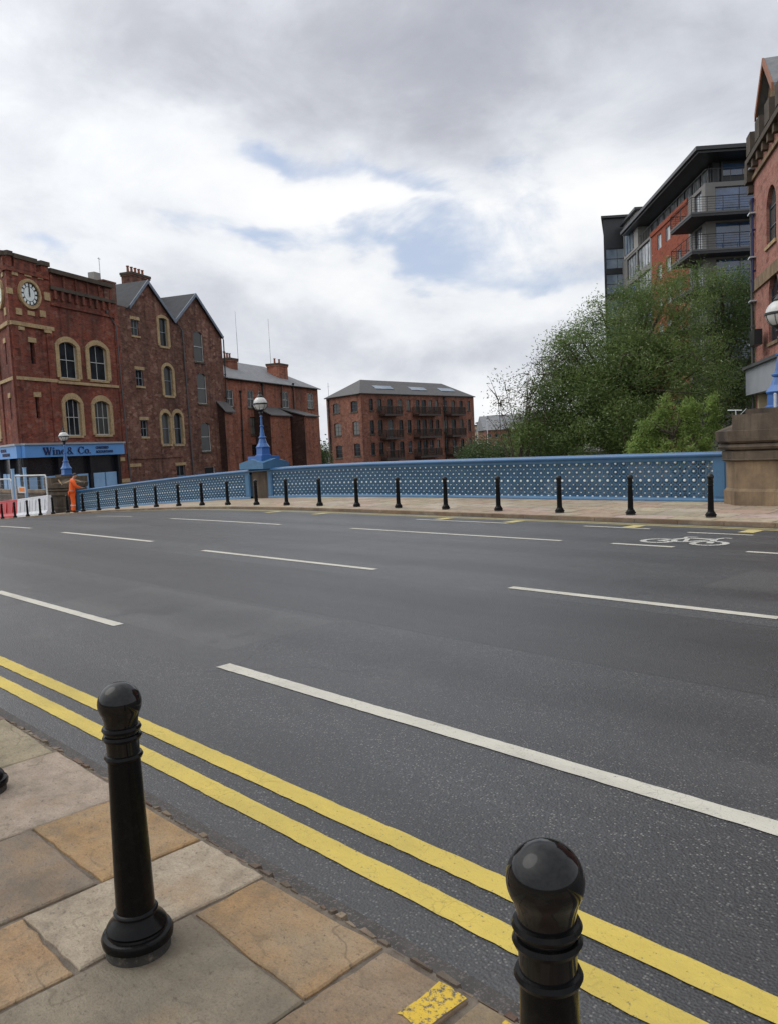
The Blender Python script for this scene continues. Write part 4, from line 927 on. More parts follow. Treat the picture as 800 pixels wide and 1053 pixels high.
# battlements
m = MB(); mc = MB()
for x0, x1, top in ((3.5, 12, 259), (13.5, 37, 263), (41, 49.5, 265.5)):
    a, b = max(.05, fa.uv(x0, 280)[0]), fa.uv(x1, 280)[0]; z = zTop-(.0 if x0 < 5 else .08)
    fbox(m, fa, a+.06, b-.06, zTop-1.0, z-.30, -.45, .12); fbox(mc, fa, a-.02, b+.02, z-.30, z, -.55, .22)
fbox(m, fa, -.05, uT+.05, zTop-1.25, zTop-.95, -.35, .10)
for k in (.1, 1.4, 3.2):
    fbox(m, fl, LA-k-1.0, LA-k-.05, zTop-1.0, zTop-.30, -.45, .12); fbox(mc, fl, LA-k-1.06, LA-k, zTop-.30, zTop, -.55, .22)
fbox(m, fl, LA-4.25, LA-.12, zTop-1.25, zTop-.95, -.35, .10)
m.build('battlement', 'brickA', tA); mc.build('battlement_coping', 'stoneD', tA)
# clocks
def clock(f_, cu, cz, R):
    m = MB(); n = 40
    def disc(mm, r0, r1, w0, w1):
        rows = [[f_.P(cu+r*math.cos(2*math.pi*i/n), cz+r*math.sin(2*math.pi*i/n), w) for i in range(n)] for r, w in ((r0, w1), (r1, w1), (r1, w0))]
        mm.grid(rows, 0, False, True)
        if r0 < .01: pass
    disc(m, R*.90, R*1.12, .003, .16); disc(m, R*.86, R*.90, .003, .13)
    c = m.build('clock', 'stoneA', tA)
    m = MB(); m.face([f_.P(cu+R*.9*math.cos(2*math.pi*i/n), cz+R*.9*math.sin(2*math.pi*i/n), .05) for i in range(n)]); m.build('chapter_ring', 'blackm', c)
    m = MB(); m.face([f_.P(cu+R*.53*math.cos(2*math.pi*i/n), cz+R*.53*math.sin(2*math.pi*i/n), .06) for i in range(n)])
    for k in range(12):
        a = R_(15+30*k); d, e = R*.58, R*.80
        q = []
        for aa, rr in ((a-.185, d), (a+.185, d), (a+.16, e), (a-.16, e)): q.append(f_.P(cu+rr*math.cos(aa), cz+rr*math.sin(aa), .06))
        m.face(q)
    m.build('dial', 'whitep', c)
    m = MB(); fbox(m, f_, cu-.05, cu+.05, cz-.12, cz+R*.55, .075, .09); m.build('hour_hand', 'blackm', c)
    m = MB(); fbox(m, f_, cu-.03, cu+.03, cz-.2, cz+R*.80, .095, .105); m.build('minute_hand', 'blackm', c)
ck = fa.uv(30, 302.5); Rk = (fa.uv(30, 289.5)[1]-fa.uv(30, 316.5)[1])/2
clock(fa, ck[0], ck[1], Rk); clock(fl, LA-ck[0], ck[1], Rk)
# windows
for i, o in enumerate(wA):
    surround(fa, tA, o, 'stoneA', .34 if i < 2 else .30, .32, .09, .36 if i < 2 else .42)
    window(fa, tA, o, 'white', 'glass', (1 if i < 2 else 2, 1), 'stoneA', .20, .08)
for o in winL: surround(fl, tA, o, 'stoneA', .3, .32, .09, .36); window(fl, tA, o, 'white', 'glass', (1, 1), 'stoneA', .20, .08)
# cornice with corbels
m = MB(); z1, z2, z3 = fa.uv(80, 302)[1], fa.uv(80, 308)[1], fa.uv(80, 318)[1]
fbox(m, fa, uT+.02, uAe-.6, zCor-.30, zCor, -.5, .30); fbox(m, fa, uT+.05, uAe-.4, z1-.16, z1+.08, .003, .22)
m.build('cornice', 'stoneD', tA)
m = MB()
for i in range(9):
    a = uT+.35+(uAe-uT-1.5)*i/8; fbox(m, fa, a, a+.22, z2-.35, z1-.17, .003, .18)
fbox(m, fa, uT+.05, uAe-.5, z3-.12, z3+.08, .003, .12)
for i in range(6):
    a = uT+.15+(uAe-uT-1.0)*i/5; fbox(m, fa, a, a+.16, z1+.09, zCor-.31, .003, .10)
m.build('corbel_table', 'brickA', tA)
o = fa.rect(107.5, 288, 126, 330); m = MB(); fbox(m, fa, o[0], uAe-.02, zCor-1.4, fa.uv(116, 290)[1]-.12, -1.6, .06); fbox(m, fa, o[0]-.06, uAe+.0, fa.uv(116, 290)[1]-.12, fa.uv(116, 290)[1], -1.7, .12); m.build('parapet_stack', 'brickB', tA)
# shop front
m = MB(); fbox(m, fa, .0, uFe, fz0, fz1, .01, .30); fs = m.build('fascia', 'fascia', tA)
m = MB(); fbox(m, fl, LA-9.5, LA+.0, fz0, fz1, .01, .30); fs2 = m.build('fascia', 'fascia', tA)
m = MB(); fbox(m, fa, -.05, uFe+.06, fz1+.002, fz1+.13, .0, .40); fbox(m, fl, LA-9.6, LA+.06, fz1+.002, fz1+.13, .0, .40); m.build('fascia_cornice', 'signgrey', tA)
m = MB(); fbox(m, fa, .1, uFe-.25, z00, fz0-.003, -.35, -.25); fbox(m, fl, 0, LA-.1, z00, fz0-.003, -.35, -.25)
for f_, us in ((fa, (.02, 3.2, 6.4, uFe-.55)), (fl, (LA-.3, LA-3.4, LA-6.6, LA-9.4))):
    for a in us: fbox(m, f_, a, a+.26, z00, fz0-.003, -.24, .06)
m.build('shopfront', 'shopdark', tA)
m = MB()
zpb = fa.uv(60, 489)[1]
for a, b in ((.4, 1.3), (1.7, 3.05), (3.6, 4.9), (5.2, 6.3), (6.75, 8.1), (8.25, uFe-.62)): fbox(m, fa, a, b, z00, zpb, -.23, -.12)
for k in range(6): fbox(m, fl, LA-1.2-k*1.25, LA-.25-k*1.25, z00, zpb+.25, -.23, -.12)
m.build('stall_riser', 'paleblue', tA)
part_box('stone_quoin', 'stoneA', tA, fa, uFe-.28, uFe+.25, fz0-.55, fz0-.25, .003, .1); part_box('stone_quoin', 'stoneA', tA, fa, uFe-.28, uAe-.05, fa.uv(120, 493)[1]-.3, fa.uv(120, 493)[1], .003, .1)
# lettering: heavy serif letters from strokes
def serif(word, f_, u, zb_, h, w, parent, wscale=1.0):
    m = MB()
    def st(x0, y0, x1, y1, wd):
        d = Vector((x1-x0, y1-y0)); l = d.length; q = Vector((-d.y, d.x))/l*wd/2
        if abs(d.y) > abs(d.x): q = Vector((wd/2, 0))
        P = [(x0-q.x, y0-q.y), (x1-q.x, y1-q.y), (x1+q.x, y1+q.y), (x0+q.x, y0+q.y)]
        m.hexa([f_.P(u+cx*h+p[0]*h, zb_+p[1]*h, w) for p in P]+[f_.P(u+cx*h+p[0]*h, zb_+p[1]*h, w+.03) for p in P])
    def ringa(x, y, rx, ry, a0, a1, thick, thin, n=20):
        for i in range(n):
            a, b = a0+(a1-a0)*i/n, a0+(a1-a0)*(i+1)/n
            def pt(t_, o_):
                k = thin+(thick-thin)*abs(math.cos(t_)); return (x+(rx+o_*k)*math.cos(t_), y+(ry+o_*thin)*math.sin(t_))
            P = [pt(a, -.5), pt(b, -.5), pt(b, .5), pt(a, .5)]
            m.hexa([f_.P(u+cx*h+p[0]*h, zb_+p[1]*h, w) for p in P]+[f_.P(u+cx*h+p[0]*h, zb_+p[1]*h, w+.03) for p in P])
    cx = 0
    for ch in word:
        if ch == 'W':
            st(.08, 1, .32, 0, .19); st(.34, 0, .52, .95, .07); st(.46, 1, .68, 0, .19); st(.70, 0, .90, 1, .07); st(-.02, .97, .26, .97, .06); st(.36, .97, .62, .97, .06); st(.80, .97, 1.0, .97, .06); cx += 1.04
        elif ch == 'i': st(.15, 0, .15, .66, .17); st(.02, .64, .15, .64, .06); st(.0, .03, .30, .03, .06); ringa(.15, .88, .05, .05, 0, 6.28, .1, .1, 10); cx += .34
        elif ch == 'n': st(.15, 0, .15, .66, .16); st(.02, .64, .15, .64, .06); st(.0, .03, .28, .03, .06); ringa(.32, .46, .13, .17, 0, 2.6, .15, .07); st(.47, 0, .47, .50, .16); st(.34, .03, .60, .03, .06); cx += .64
        elif ch == 'e': ringa(.27, .33, .20, .30, 0, 5.6, .15, .06); st(.12, .36, .48, .36, .06); cx += .58
        elif ch == '&': ringa(.28, .74, .15, .20, 0, 6.28, .12, .06); ringa(.26, .26, .21, .23, .5, 6.0, .14, .06); st(.2, .62, .66, .0, .13); cx += .78
        elif ch == 'C': ringa(.42, .5, .34, .47, .75, 5.6, .18, .06); st(.70, .62, .70, .98, .06); cx += .84
        elif ch == 'o': ringa(.27, .33, .20, .30, 0, 6.28, .16, .06); cx += .58
        elif ch == '.': ringa(.08, .07, .03, .03, 0, 6.28, .1, .1, 8); cx += .2
        elif ch == ' ': cx += .28
    return m, cx
lh = (fz1-fz0)*.62
ua0 = fa.uv(41, 464)[0]; ub0 = fa.uv(64.5, 464)[0]
mm, wdt = serif('Wine', fa, ua0, fz0+.12, 1, .32, fs); k_ = (ub0-ua0)/wdt
def put_word(word, u_):
    h = lh; m, wd = serif(word, fa, 0, 0, 1, 0, fs); m2 = MB()
    V = [];
    for p in m.v:
        q = Vector(p)-fa.O; uu = q.dot(fa.u); ww = q.dot(fa.n); zz_ = p[2]
        V.append(tuple(fa.P(u_+uu*k_, fz0+(fz1-fz0)*.17+zz_*h, .315+ww)))
    m.v = V; m.build('lettering', 'navy', fs)
put_word('Wine', ua0); put_word('&', fa.uv(66, 464)[0]); put_word('Co.', fa.uv(77, 464)[0])
uc = fa.uv(95.5, 462)[0]; sz = (fz1-fz0)*.30
text_mesh('lettering', 'CHARTERED', fa, uc, fz0+(fz1-fz0)*.56, sz, .315, 'navy', fs, bold=.012)
text_mesh('lettering', 'ACCOUNTANTS', fa, uc, fz0+(fz1-fz0)*.20, sz, .315, 'navy', fs, bold=.012)
text_mesh('lettering', 'CHARTERED', fl, LA-4.3, fz0+(fz1-fz0)*.56, sz*1.1, .315, 'navy', fs2, bold=.012)
text_mesh('lettering', 'ACCOUNTANTS', fl, LA-3.9, fz0+(fz1-fz0)*.20, sz*1.1, .315, 'navy', fs2, bold=.012)
p1, p2 = fa.uv(118.5, 335), fa.uv(134, 495); downpipe(fa, tA, [(p1[0]-.9, p1[1]+.9), p1, p2], 'concd', .055)
# roof aerial and small stack above the cornice
p = fa.uv(103.5, 283, -2)
m = MB(); q = fa.P(p[0], 0, -2); m.tube([(q.x, q.y, zCor-.6), (q.x, q.y, fa.uv(103.5, 265, -2)[1])], .03, 5); z = fa.uv(103.5, 266.5, -2)[1]; m.tube([fa.P(p[0]-.15, z, -2), fa.P(p[0]+.15, z, -2)], .03, 5); m.build('aerial', 'galv', tA)
o = fa.rect(97.5, 280, 104, 287, -1.2); m = MB(); fbox(m, fa, o[0], o[1], zCor-.7, fa.uv(100, 280, -1.2)[1], -1.8, -1.2); m.build('roof_stack', 'conc', tA)

# ---- B: twin gabled house
uB0, uB1 = uAe+.01, fa.uv(231.5, 400)[0]
tB = thing('gabled_house', fa.P((uB0+uB1)/2, GA), 'weathered brown brick house with two steep gables beside the clock building', 'house')
e0, a1, v1, a2, e1 = fa.uv(131.5, 316), fa.uv(150, 290), fa.uv(178.5, 331), fa.uv(199.5, 303.5), fa.uv(227.5, 347)
e0 = (e0[0], e0[1]); 
WB = {}
WB['s1'] = fa.rect(135.5, 329, 143, 345); WB['g1'] = fa.rect(164, 327, 172.5, 356); WB['s2'] = fa.rect(140.5, 380.5, 148, 397); WB['m1'] = fa.rect(168.8, 376, 178, 407)
WB['s3'] = fa.rect(145.5, 432, 152.5, 449); WB['d1'] = fa.rect(166.5, 424, 175.6, 457); WB['d2'] = fa.rect(179, 424, 188, 457); WB['l1'] = fa.rect(135, 480, 145, 500); WB['l2'] = fa.rect(182.5, 478.5, 191.5, 500)
WB['h1'] = fa.rect(199.6, 341, 209.3, 372); WB['h2'] = fa.rect(203.6, 384, 213, 415); WB['h3'] = fa.rect(207.5, 434.5, 217, 464); WB['h4'] = fa.rect(211.5, 480, 222, 500)
ops1 = [WB[k] for k in ('s1', 'g1', 's2', 'm1', 's3', 'd1', 'd2', 'l1', 'l2')]; ops2 = [WB[k] for k in ('h1', 'h2', 'h3', 'h4')]
uV = v1[0]+.25
mB = MB(); wall(mB, fa, uB0, e0[0], GA-.3, e0[1], [], .16)
wall(mB, fa, e0[0], uV, GA-.3, a1[1], ops1, .2, [below(e0, a1), below(a1, v1)])
wall(mB, fa, uV, uB1, GA-.3, a2[1], ops2, .2, [below(v1, a2), below(a2, e1)])
DB = 11
def back(mb_, f_, u0, u1, z0, z1, d):
    mb_.face([f_.P(u0, z0), f_.P(u0, z0, -d), f_.P(u0, z1, -d), f_.P(u0, z1)]); mb_.face([f_.P(u1, z0), f_.P(u1, z0, -d), f_.P(u1, z1, -d), f_.P(u1, z1)]); mb_.face([f_.P(u0, z0, -d), f_.P(u1, z0, -d), f_.P(u1, z1, -d), f_.P(u0, z1, -d)])
back(mB, fa, uB0+.01, uB1, GA-.3, e1[1], DB)
for (p, q, r) in ((e0, a1, v1), (v1, a2, e1)): mB.face([fa.P(p[0], e1[1]-2, -DB), fa.P(r[0], e1[1]-2, -DB), fa.P(*r, -DB), fa.P(*q, -DB), fa.P(*p, -DB)])
for k in ('h1', 'h2', 'h3'): spandrel(mB, fa, *WB[k][:2], WB[k][3], .22, -.12, -.004)
mB.build('wall', 'brickB', tB)
def slope(mb_, f_, p, q, w0, w1, th=.14, over=.3):   # roof plane from eave p to ridge q
    d = Vector((p[0]-q[0], p[1]-q[1])).normalized(); p = (p[0]+d.x*over, p[1]+d.y*over)
    mb_.hexa([f_.P(p[0], p[1]+.02, w0), f_.P(p[0], p[1]+.02, w1), f_.P(q[0], q[1]+.02, w1), f_.P(q[0], q[1]+.02, w0), f_.P(p[0], p[1]+th, w0), f_.P(p[0], p[1]+th, w1), f_.P(q[0], q[1]+th, w1), f_.P(q[0], q[1]+th, w0)])
m = MB(); slope(m, fa, e0, a1, -DB, .20); slope(m, fa, v1, a1, -DB, .20, over=.05); slope(m, fa, v1, a2, -DB, .20, over=.05); slope(m, fa, e1, a2, -DB, .20, over=.2)
m.build('roof', 'slateB', tB)
m = MB()
for p, q in ((e0, a1), (v1, a1), (v1, a2), (e1, a2)):
    m.hexa([fa.P(p[0], p[1]-.14, .203), fa.P(p[0], p[1]-.14, .27), fa.P(q[0], q[1]-.14, .27), fa.P(q[0], q[1]-.14, .203), fa.P(p[0], p[1]+.17, .203), fa.P(p[0], p[1]+.17, .27), fa.P(q[0], q[1]+.17, .27), fa.P(q[0], q[1]+.17, .203)])
m.build('bargeboard', 'lead', tB)
for k in ('s1', 's2', 's3', 'l1', 'l2'):
    window(fa, tB, WB[k], 'frameg', 'glass', (1, 1), 'stoneA', .18, .06)
    o = WB[k]; m = MB(); fbox(m, fa, o[0]-.15, o[1]+.15, o[3]+.003, o[3]+.26, .003, .05); m.build('lintel', 'stoneA', tB)
for k in ('g1', 'm1'):
    surround(fa, tB, WB[k], 'stoneA', .28, .12 if k == 'g1' else .38, .06, .24); window(fa, tB, WB[k], 'frameg', 'glass', (0, 1), 'stoneA', .2, .08)
surround(fa, tB, WB['d1'], 'stoneA', .22, .42, .08, .3); surround(fa, tB, WB['d2'], 'stoneA', .22, .42, .085, .3)
for k in ('d1', 'd2'): window(fa, tB, WB[k], 'frameg', 'glass', (0, 1), 'stoneA', .2, .09)
for k in ('h1', 'h2', 'h3', 'h4'): window(fa, tB, WB[k], 'white', 'glass', (0, 1), 'stoneP', .13, .06)
zsB = fa.uv(165, 470)[1]
m = MB(); fbox(m, fa, uB0+.3, uV-.2, zsB-.08, zsB+.08, .003, .09); m.build('string_course', 'brickB', tB)
for (x0, y0, x1, y1) in ((187, 340, 199, 490), (229.3, 350, 237, 490)):
    p, q = fa.uv(x0, y0), fa.uv(x1, y1); downpipe(fa, tB, [(p[0]-(1.2 if x0 < 200 else .1), p[1]+(.9 if x0 < 200 else .25)), p, q], 'concd' if x0 < 200 else 'blackm', .06)
cB = fa.P(fa.uv(141, 300, -5)[0], 0, -5)
zc_ = fa.uv(141, 283, -5)[1]
chimney(tB, (cB.x, cB.y), 2.6, 1.1, zc_-4.5, zc_, math.atan2(fa.u.y, fa.u.x), 'brickB', 5)
# ---- C: lower terrace with slate roof and two chimneys
uC0 = uB1+.01; uC1 = fa.uv(328.5, 430)[0]
tC = thing('terrace_house', fa.P((uC0+uC1)/2, GA), 'lower orange brick terrace with slate roof and two brick chimneys', 'house')
zE = fa.uv(280, 394.5)[1]
opsC = [fa.rect(233, 401, 240.5, 418), fa.rect(255.2, 401.5, 261.7, 419), fa.rect(291, 403, 297.6, 419.5), fa.rect(316.7, 404.5, 322.8, 420), fa.rect(258, 429, 264.3, 447), fa.rect(259.8, 457, 265, 468)]
mC = MB(); wall(mC, fa, uC0, uC1, GA-.3, zE, opsC, .14); DC = 9.0; back(mC, fa, uC0+.02, uC1, GA-.3, zE, DC); mC.build('wall', 'brickC', tC)
rid = [fa.uv(238, 372.5, -DC/2), fa.uv(272, 376.5, -DC/2)]; zR = (rid[0][1]+rid[1][1])/2
m = MB(); ur1 = rid[1][0]; o_ = .3
Q = [fa.P(uC0, zE+.01, o_), fa.P(uC1+o_, zE+.01, o_), fa.P(ur1, zR, -DC/2), fa.P(uC0, zR, -DC/2), fa.P(uC1+o_, zE+.01, -DC-o_), fa.P(uC0, zE+.01, -DC-o_)]
m.face([Q[0], Q[1], Q[2], Q[3]]); m.face([Q[1], Q[4], Q[2]]); m.face([Q[4], Q[5], Q[3], Q[2]]); m.face([Q[0], Q[3], Q[5]])
m.face([fa.P(uC0, zE, o_), fa.P(uC1+o_, zE, o_), fa.P(uC1+o_, zE, -DC-o_), fa.P(uC0, zE, -DC-o_)])
roofC = m.build('roof', 'slate', tC); gutter_line(fa, uC0+.1, uC1+.2, zE-.03, tC, .30)
for i, o in enumerate(opsC): window(fa, tC, o, 'white' if i < 4 else 'wood', 'glass', (1, 1), 'stoneD' if i < 4 else 'stoneD', .13, .07)
for x0, x1, y0, np_, w in ((228.5, 241, 368, 3, -3.0), (278, 293, 373.5, 2, -2.2)):
    a, b = fa.uv(x0, 380, w)[0], fa.uv(x1, 380, w)[0]; c = fa.P((a+b)/2, 0, w); z1 = fa.uv((x0+x1)/2, y0+1, w)[1]
    chimney(tC, (c.x, c.y), (b-a)*.62, 1.5, zE+.3, z1, math.atan2(fa.u.y, fa.u.x), 'brickC', np_)
def extension(x0, x1, ytop, pr=2.4):
    fx = Facade(fa.O+fa.n*pr, fa.u)
    a, b = fx.uv(x0, 450)[0], fx.uv(x1, 450)[0]; z = fx.uv((x0+x1)/2, ytop)[1]; m = MB()
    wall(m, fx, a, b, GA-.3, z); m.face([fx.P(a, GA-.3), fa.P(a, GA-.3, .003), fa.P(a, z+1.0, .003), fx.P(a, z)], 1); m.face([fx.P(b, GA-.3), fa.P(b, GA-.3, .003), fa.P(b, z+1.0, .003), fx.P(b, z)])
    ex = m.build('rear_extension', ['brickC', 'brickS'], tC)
    m = MB(); m.hexa([fx.P(a-.2, z+.0, .25), fx.P(b+.2, z+.0, .25), fa.P(b+.2, z+1.02, .004), fa.P(a-.2, z+1.02, .004), fx.P(a-.2, z+.10, .25), fx.P(b+.2, z+.10, .25), fa.P(b+.2, z+1.14, .004), fa.P(a-.2, z+1.14, .004)]); m.build('roof', 'slateD', ex)
    return a, b, z
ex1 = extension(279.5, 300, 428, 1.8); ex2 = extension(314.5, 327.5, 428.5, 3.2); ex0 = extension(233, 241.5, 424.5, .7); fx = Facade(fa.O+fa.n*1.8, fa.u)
m = MB(); fbox(m, fa, fa.uv(304, 440)[0], fa.uv(312.5, 440)[0], GA-.2, fa.uv(308, 432)[1], -.5, .05); m.build('gap_panel', 'shopdark', tC)  # dark panel filling the gap between the two extensions
for x0, y0, x1, y1 in ((247, 405, 250.5, 480), (269.5, 398, 273, 480), (289, 398, 289.5, 424), (301, 397, 305, 480)):
    p, q = fa.uv(x0, y0), fa.uv(x1, y1); downpipe(fa, tC, [(p[0], p[1]+.2), p, q], 'blackm', .07, .12)
p = fx.uv(306, 474); m = MB(); fbox(m, fx, p[0]-.5, p[0]+.5, p[1]-.45, p[1]+.45, .3, .55); m.build('wall_unit', 'white', tC)
for bx_, by_, tx_, ty_, lab in ((245.5, 372, 241.5, 320, 'taller thin roof mast on the left of the slate roofed terrace'), (279, 376, 274, 327, 'thin roof mast beside the right chimney of the slate roofed terrace')):
    p = fa.uv(bx_, by_, -4.4); q = fa.P(p[0], 0, -4.4); zt_ = fa.uv(tx_, ty_, -4.4)[1]
    t = thing('roof_mast', (q.x, q.y, zR-.3), lab, 'mast', 'thin masts on the terrace roof'); m = MB(); m.tube([(q.x, q.y, zR-.4), (q.x, q.y, zR+(zt_-zR)*.6)], .035, 6); m.build('mast', 'galv', t)
    m = MB(); m.tube([(q.x, q.y, zR+(zt_-zR)*.6), (q.x, q.y, zt_)], .014, 5); m.build('whip', 'blackm', t)

# ---- D: brick warehouse with balconies across the bend of the river
GD = -2.05
DCn, DRt, DLt = cw(-3.3, 118, GD), cw(15.8, 141, GD), cw(-8.95, 126, GD)
fr_, fl_ = Facade(DCn, DRt-DCn), Facade(DLt, DCn-DLt); LR, LL = (DRt-DCn).length, (DCn-DLt).length
tD = thing('warehouse', DCn, 'hipped roof brick warehouse with dark balconies standing across the river', 'building')
zED = fr_.uv(400, 405.3)[1]
rz = [(fr_.uv(384, b)[1], fr_.uv(384, a)[1]) for a, b in ((410, 422), (432, 446.5), (455, 468))]
ux = [(fr_.uv(a, 416)[0], fr_.uv(b, 416)[0]) for a, b in ((379.8, 384), (388, 392.7), (398.7, 403.5), (409, 413.3), (417.7, 421.7), (427, 431), (433, 437.5), (440, 444), (447, 450.3), (455, 459), (463.2, 467.5), (472, 475.3), (480, 483))]
opsD = [(a, b, z0-(.5 if i in (2, 6, 10) else 0), z1) for i, (a, b) in enumerate(ux) for z0, z1 in rz]
opsD = [o for o in opsD if o[1] < LR-.1]
rl = [[fl_.rect(342.7, 415, 349, 425), fl_.rect(361, 412.3, 368, 423.5)], [fl_.rect(344.3, 435, 351, 448), fl_.rect(363, 433, 369.5, 447)], [fl_.rect(346, 458, 352.5, 471), fl_.rect(364.5, 456, 371, 469)]]
opsDL = [(max(.3, o[0]), min(LL-.3, o[1]), o[2], o[3]) for r in rl for o in r]
mD = MB(); wall(mD, fr_, 0, LR, GD-.3, zED, opsD, .2); wall(mD, fl_, 0, LL, GD-.3, zED, opsDL, .2)
BK = DLt+(DRt-DCn)
for p, q in ((DRt, BK), (BK, DLt)): mD.face([(p.x, p.y, GD-.3), (q.x, q.y, GD-.3), (q.x, q.y, zED), (p.x, p.y, zED)])
for o in opsD: spandrel(mD, fr_, o[0], o[1], o[3], .14, -.19, -.004)
for o in opsDL: spandrel(mD, fl_, o[0], o[1], o[3], .16, -.19, -.004)
mD.build('wall', 'brickD', tD)
m = MB(); cen = [(DCn+DLt)/2, (DRt+BK)/2]; ax = (cen[1]-cen[0]).normalized(); hz = zED+2.6
ra, rb = cen[0]+ax*4.2, cen[1]-ax*4.2
ov = .35; C4 = []
mid = (DCn+DRt+BK+DLt)/4
for p in (DCn, DRt, BK, DLt): d = (p-mid); d.z = 0; p2 = p+d.normalized()*ov; C4.append((p2.x, p2.y, zED+.01))
Ra, Rb = (ra.x, ra.y, hz), (rb.x, rb.y, hz)
m.face([C4[0], C4[1], Rb, Ra]); m.face([C4[1], C4[2], Rb]); m.face([C4[2], C4[3], Ra, Rb]); m.face([C4[3], C4[0], Ra]); m.face([(p[0], p[1], zED-.02) for p in C4])
rfD = m.build('roof', 'slateD', tD)
n_ = (Vector(C4[1])-Vector(C4[0])).cross(Vector(Rb)-Vector(C4[0])).normalized()
for k in (.24, .53, .80):
    e = Vector(C4[0]).lerp(Vector(C4[1]), k); rdg = Vector(Ra).lerp(Vector(Rb), max(0, min(1, (k-.14)/.72))); a = e.lerp(rdg, .34); b = e.lerp(rdg, .56); ux_ = (Vector(C4[1])-Vector(C4[0])).normalized()*2.1
    m = MB(); P = [a-ux_, a+ux_, b+ux_, b-ux_]; m.hexa([p+n_*.01 for p in P]+[p+n_*.1 for p in P]); m.build('skylight', 'skyglass', rfD)
m = MB(); m.tube([fr_.P(-.2, zED-.05, .32), fr_.P(LR, zED-.05, .32)], .1, 6); m.tube([fl_.P(0, zED-.05, .32), fl_.P(LL+.2, zED-.05, .32)], .1, 6); m.build('gutter', 'blackm', tD)
for f_, ops in ((fr_, opsD), (fl_, opsDL)):
    for o in ops: window(f_, tD, o, 'framed' if random.random() < .75 else 'frameg', 'glass', (1, 2) if f_ is fl_ else (1, 1), 'stoneD', .17, .07)
def balcony(f_, root, u0, u1, zf, dep, slabm, railm, ht=1.1, th=.18, step=.16, solid=False, uside=True):
    m = MB(); fbox(m, f_, u0, u1, zf-th, zf, .004, dep); bal = m.build('balcony', slabm, root)
    m = MB(); e = .05
    P = [f_.P(u0+e, zf+ht, .02), f_.P(u0+e, zf+ht, dep-e), f_.P(u1-e, zf+ht, dep-e), f_.P(u1-e, zf+ht, .02)]
    m.tube(P, .035, 5); m.tube([p-Vector((0, 0, ht*.86)) for p in P], .02, 4)
    r = .016 if not solid else .035
    for a, b in zip(P, P[1:]):
        n = max(2, int((b-a).length/step))
        for i in range(n+1):
            q = a.lerp(b, i/n); m.tube([q-Vector((0, 0, ht)), q], r*(1.8 if i in (0, n) else 1), 4, cap=False)
    m.build('railing', railm, bal); return bal
for x0, x1 in ((396, 413.5), (430, 452.5), (463.5, 478)):
    a, b = fr_.uv(x0, 425, 1.2)[0], fr_.uv(x1, 425, 1.2)[0]
    for zf in [r[0]-.6 for r in rz]: balcony(fr_, tD, a, b, zf, 1.3, 'wood', 'wood', 1.15, .3, .14, True)
for x0, x1, y0, y1 in ((338.5, 343.5, 412, 475), (455.5, 458, 409, 470)):
    f_ = fl_ if x0 < 370 else fr_; p, q = f_.uv(x0, y0), f_.uv(x1, y1); downpipe(f_, tD, [(max(.1, p[0]), p[1]), (max(.1, p[0]), p[1]-.5), (max(.1, p[0]), GD)], 'blackm', .1, .14)
p = at_depth(338, 399, 127); m = MB(); m.tube([(p.x, p.y, zED-.5), (p.x, p.y, p.z+.8)], .04, 5); m.tube([(p.x-.3, p.y, p.z+.2), (p.x+.3, p.y, p.z+.2)], .03, 4); m.build('aerial', 'galv', tD)

# ---- E: modern apartment block
GE = -1.25
E0 = at_depth(725, 215, 63); E0.z = GE; uE = cw(1, -.06).normalized(); vE = Vector((-uE.y, uE.x, 0))      # vE runs away from the camera
fF = Facade(E0, uE); Efar = E0+vE*27.0; fS = Facade(Efar, E0-Efar); LS = 27.0; WE = 16.0
tE = thing('apartment_block', E0, 'modern grey and red brick apartment block with wraparound balconies above the trees', 'building')
FL = [GE+.4+2.95*i for i in range(8)]      # floor levels
zPH = fF.uv(740, 187)[1]; zRoof = fF.uv(740, 153)[1]; zB1 = fF.uv(740, 217, 1.5)[1]; zB2 = fF.uv(740, 255.5, 1.5)[1]; sto = zB1-zB2
uRn, uRf = fS.uv(707, 210)[0], fS.uv(669, 245)[0]
G1 = fF.rect(735, 191, 768, 213); opF = [(G1[0], WE-4, zB1+.1, G1[3])]+[(G1[0], WE-4, zB1-sto*k+.1, zB1-sto*k+2.3) for k in range(1, 6)]
m = MB(); wall(m, fF, 0, WE, GE-.3, zPH, opF, .2); wall(m, fS, uRn, LS, GE-.3, zPH, [(LS-2.6, LS-.9, zB1-sto*k+.1, zB1-sto*k+2.3) for k in range(0, 6)], .2); m.build('front_wall', 'concf', tE)
rw = [fS.rect(675.3, 240.5, 679.5, 256), fS.rect(684, 232, 688.6, 247.5)]
opR = [(min(a, b), max(a, b), c, d) for a, b, c, d in rw]; 
opR2 = [(o[0], o[1], o[2]-sto*k, o[3]-sto*k) for o in opR for k in range(0, 5)]
xr = fS.rect(696.5, 256, 700.5, 268); opR2 += [(xr[0], xr[1], xr[2]-sto*k, xr[3]-sto*k) for k in range(0, 3)]
m = MB(); wall(m, fS, uRf, uRn-.001, GE-.3, zPH+.05, opR2, .15); fbox(m, fS, uRf, uRn-.01, zPH-.3, zPH+.12, .003, .1); m.build('brick_wall', 'brickE', tE)
opG = []
for k in range(0, 7):
    z = zB1-sto*k; 
    if z > GE: opG += [(uRf-5.2, uRf-.5, z+.15, z+2.35), (max(.6, uRf-9.6), uRf-5.6, z+.15, z+2.35)]
m = MB(); wall(m, fS, 0, uRf-.001, GE-.3, zPH, opG, .2); m.build('side_wall', 'concf', tE)
m = MB()
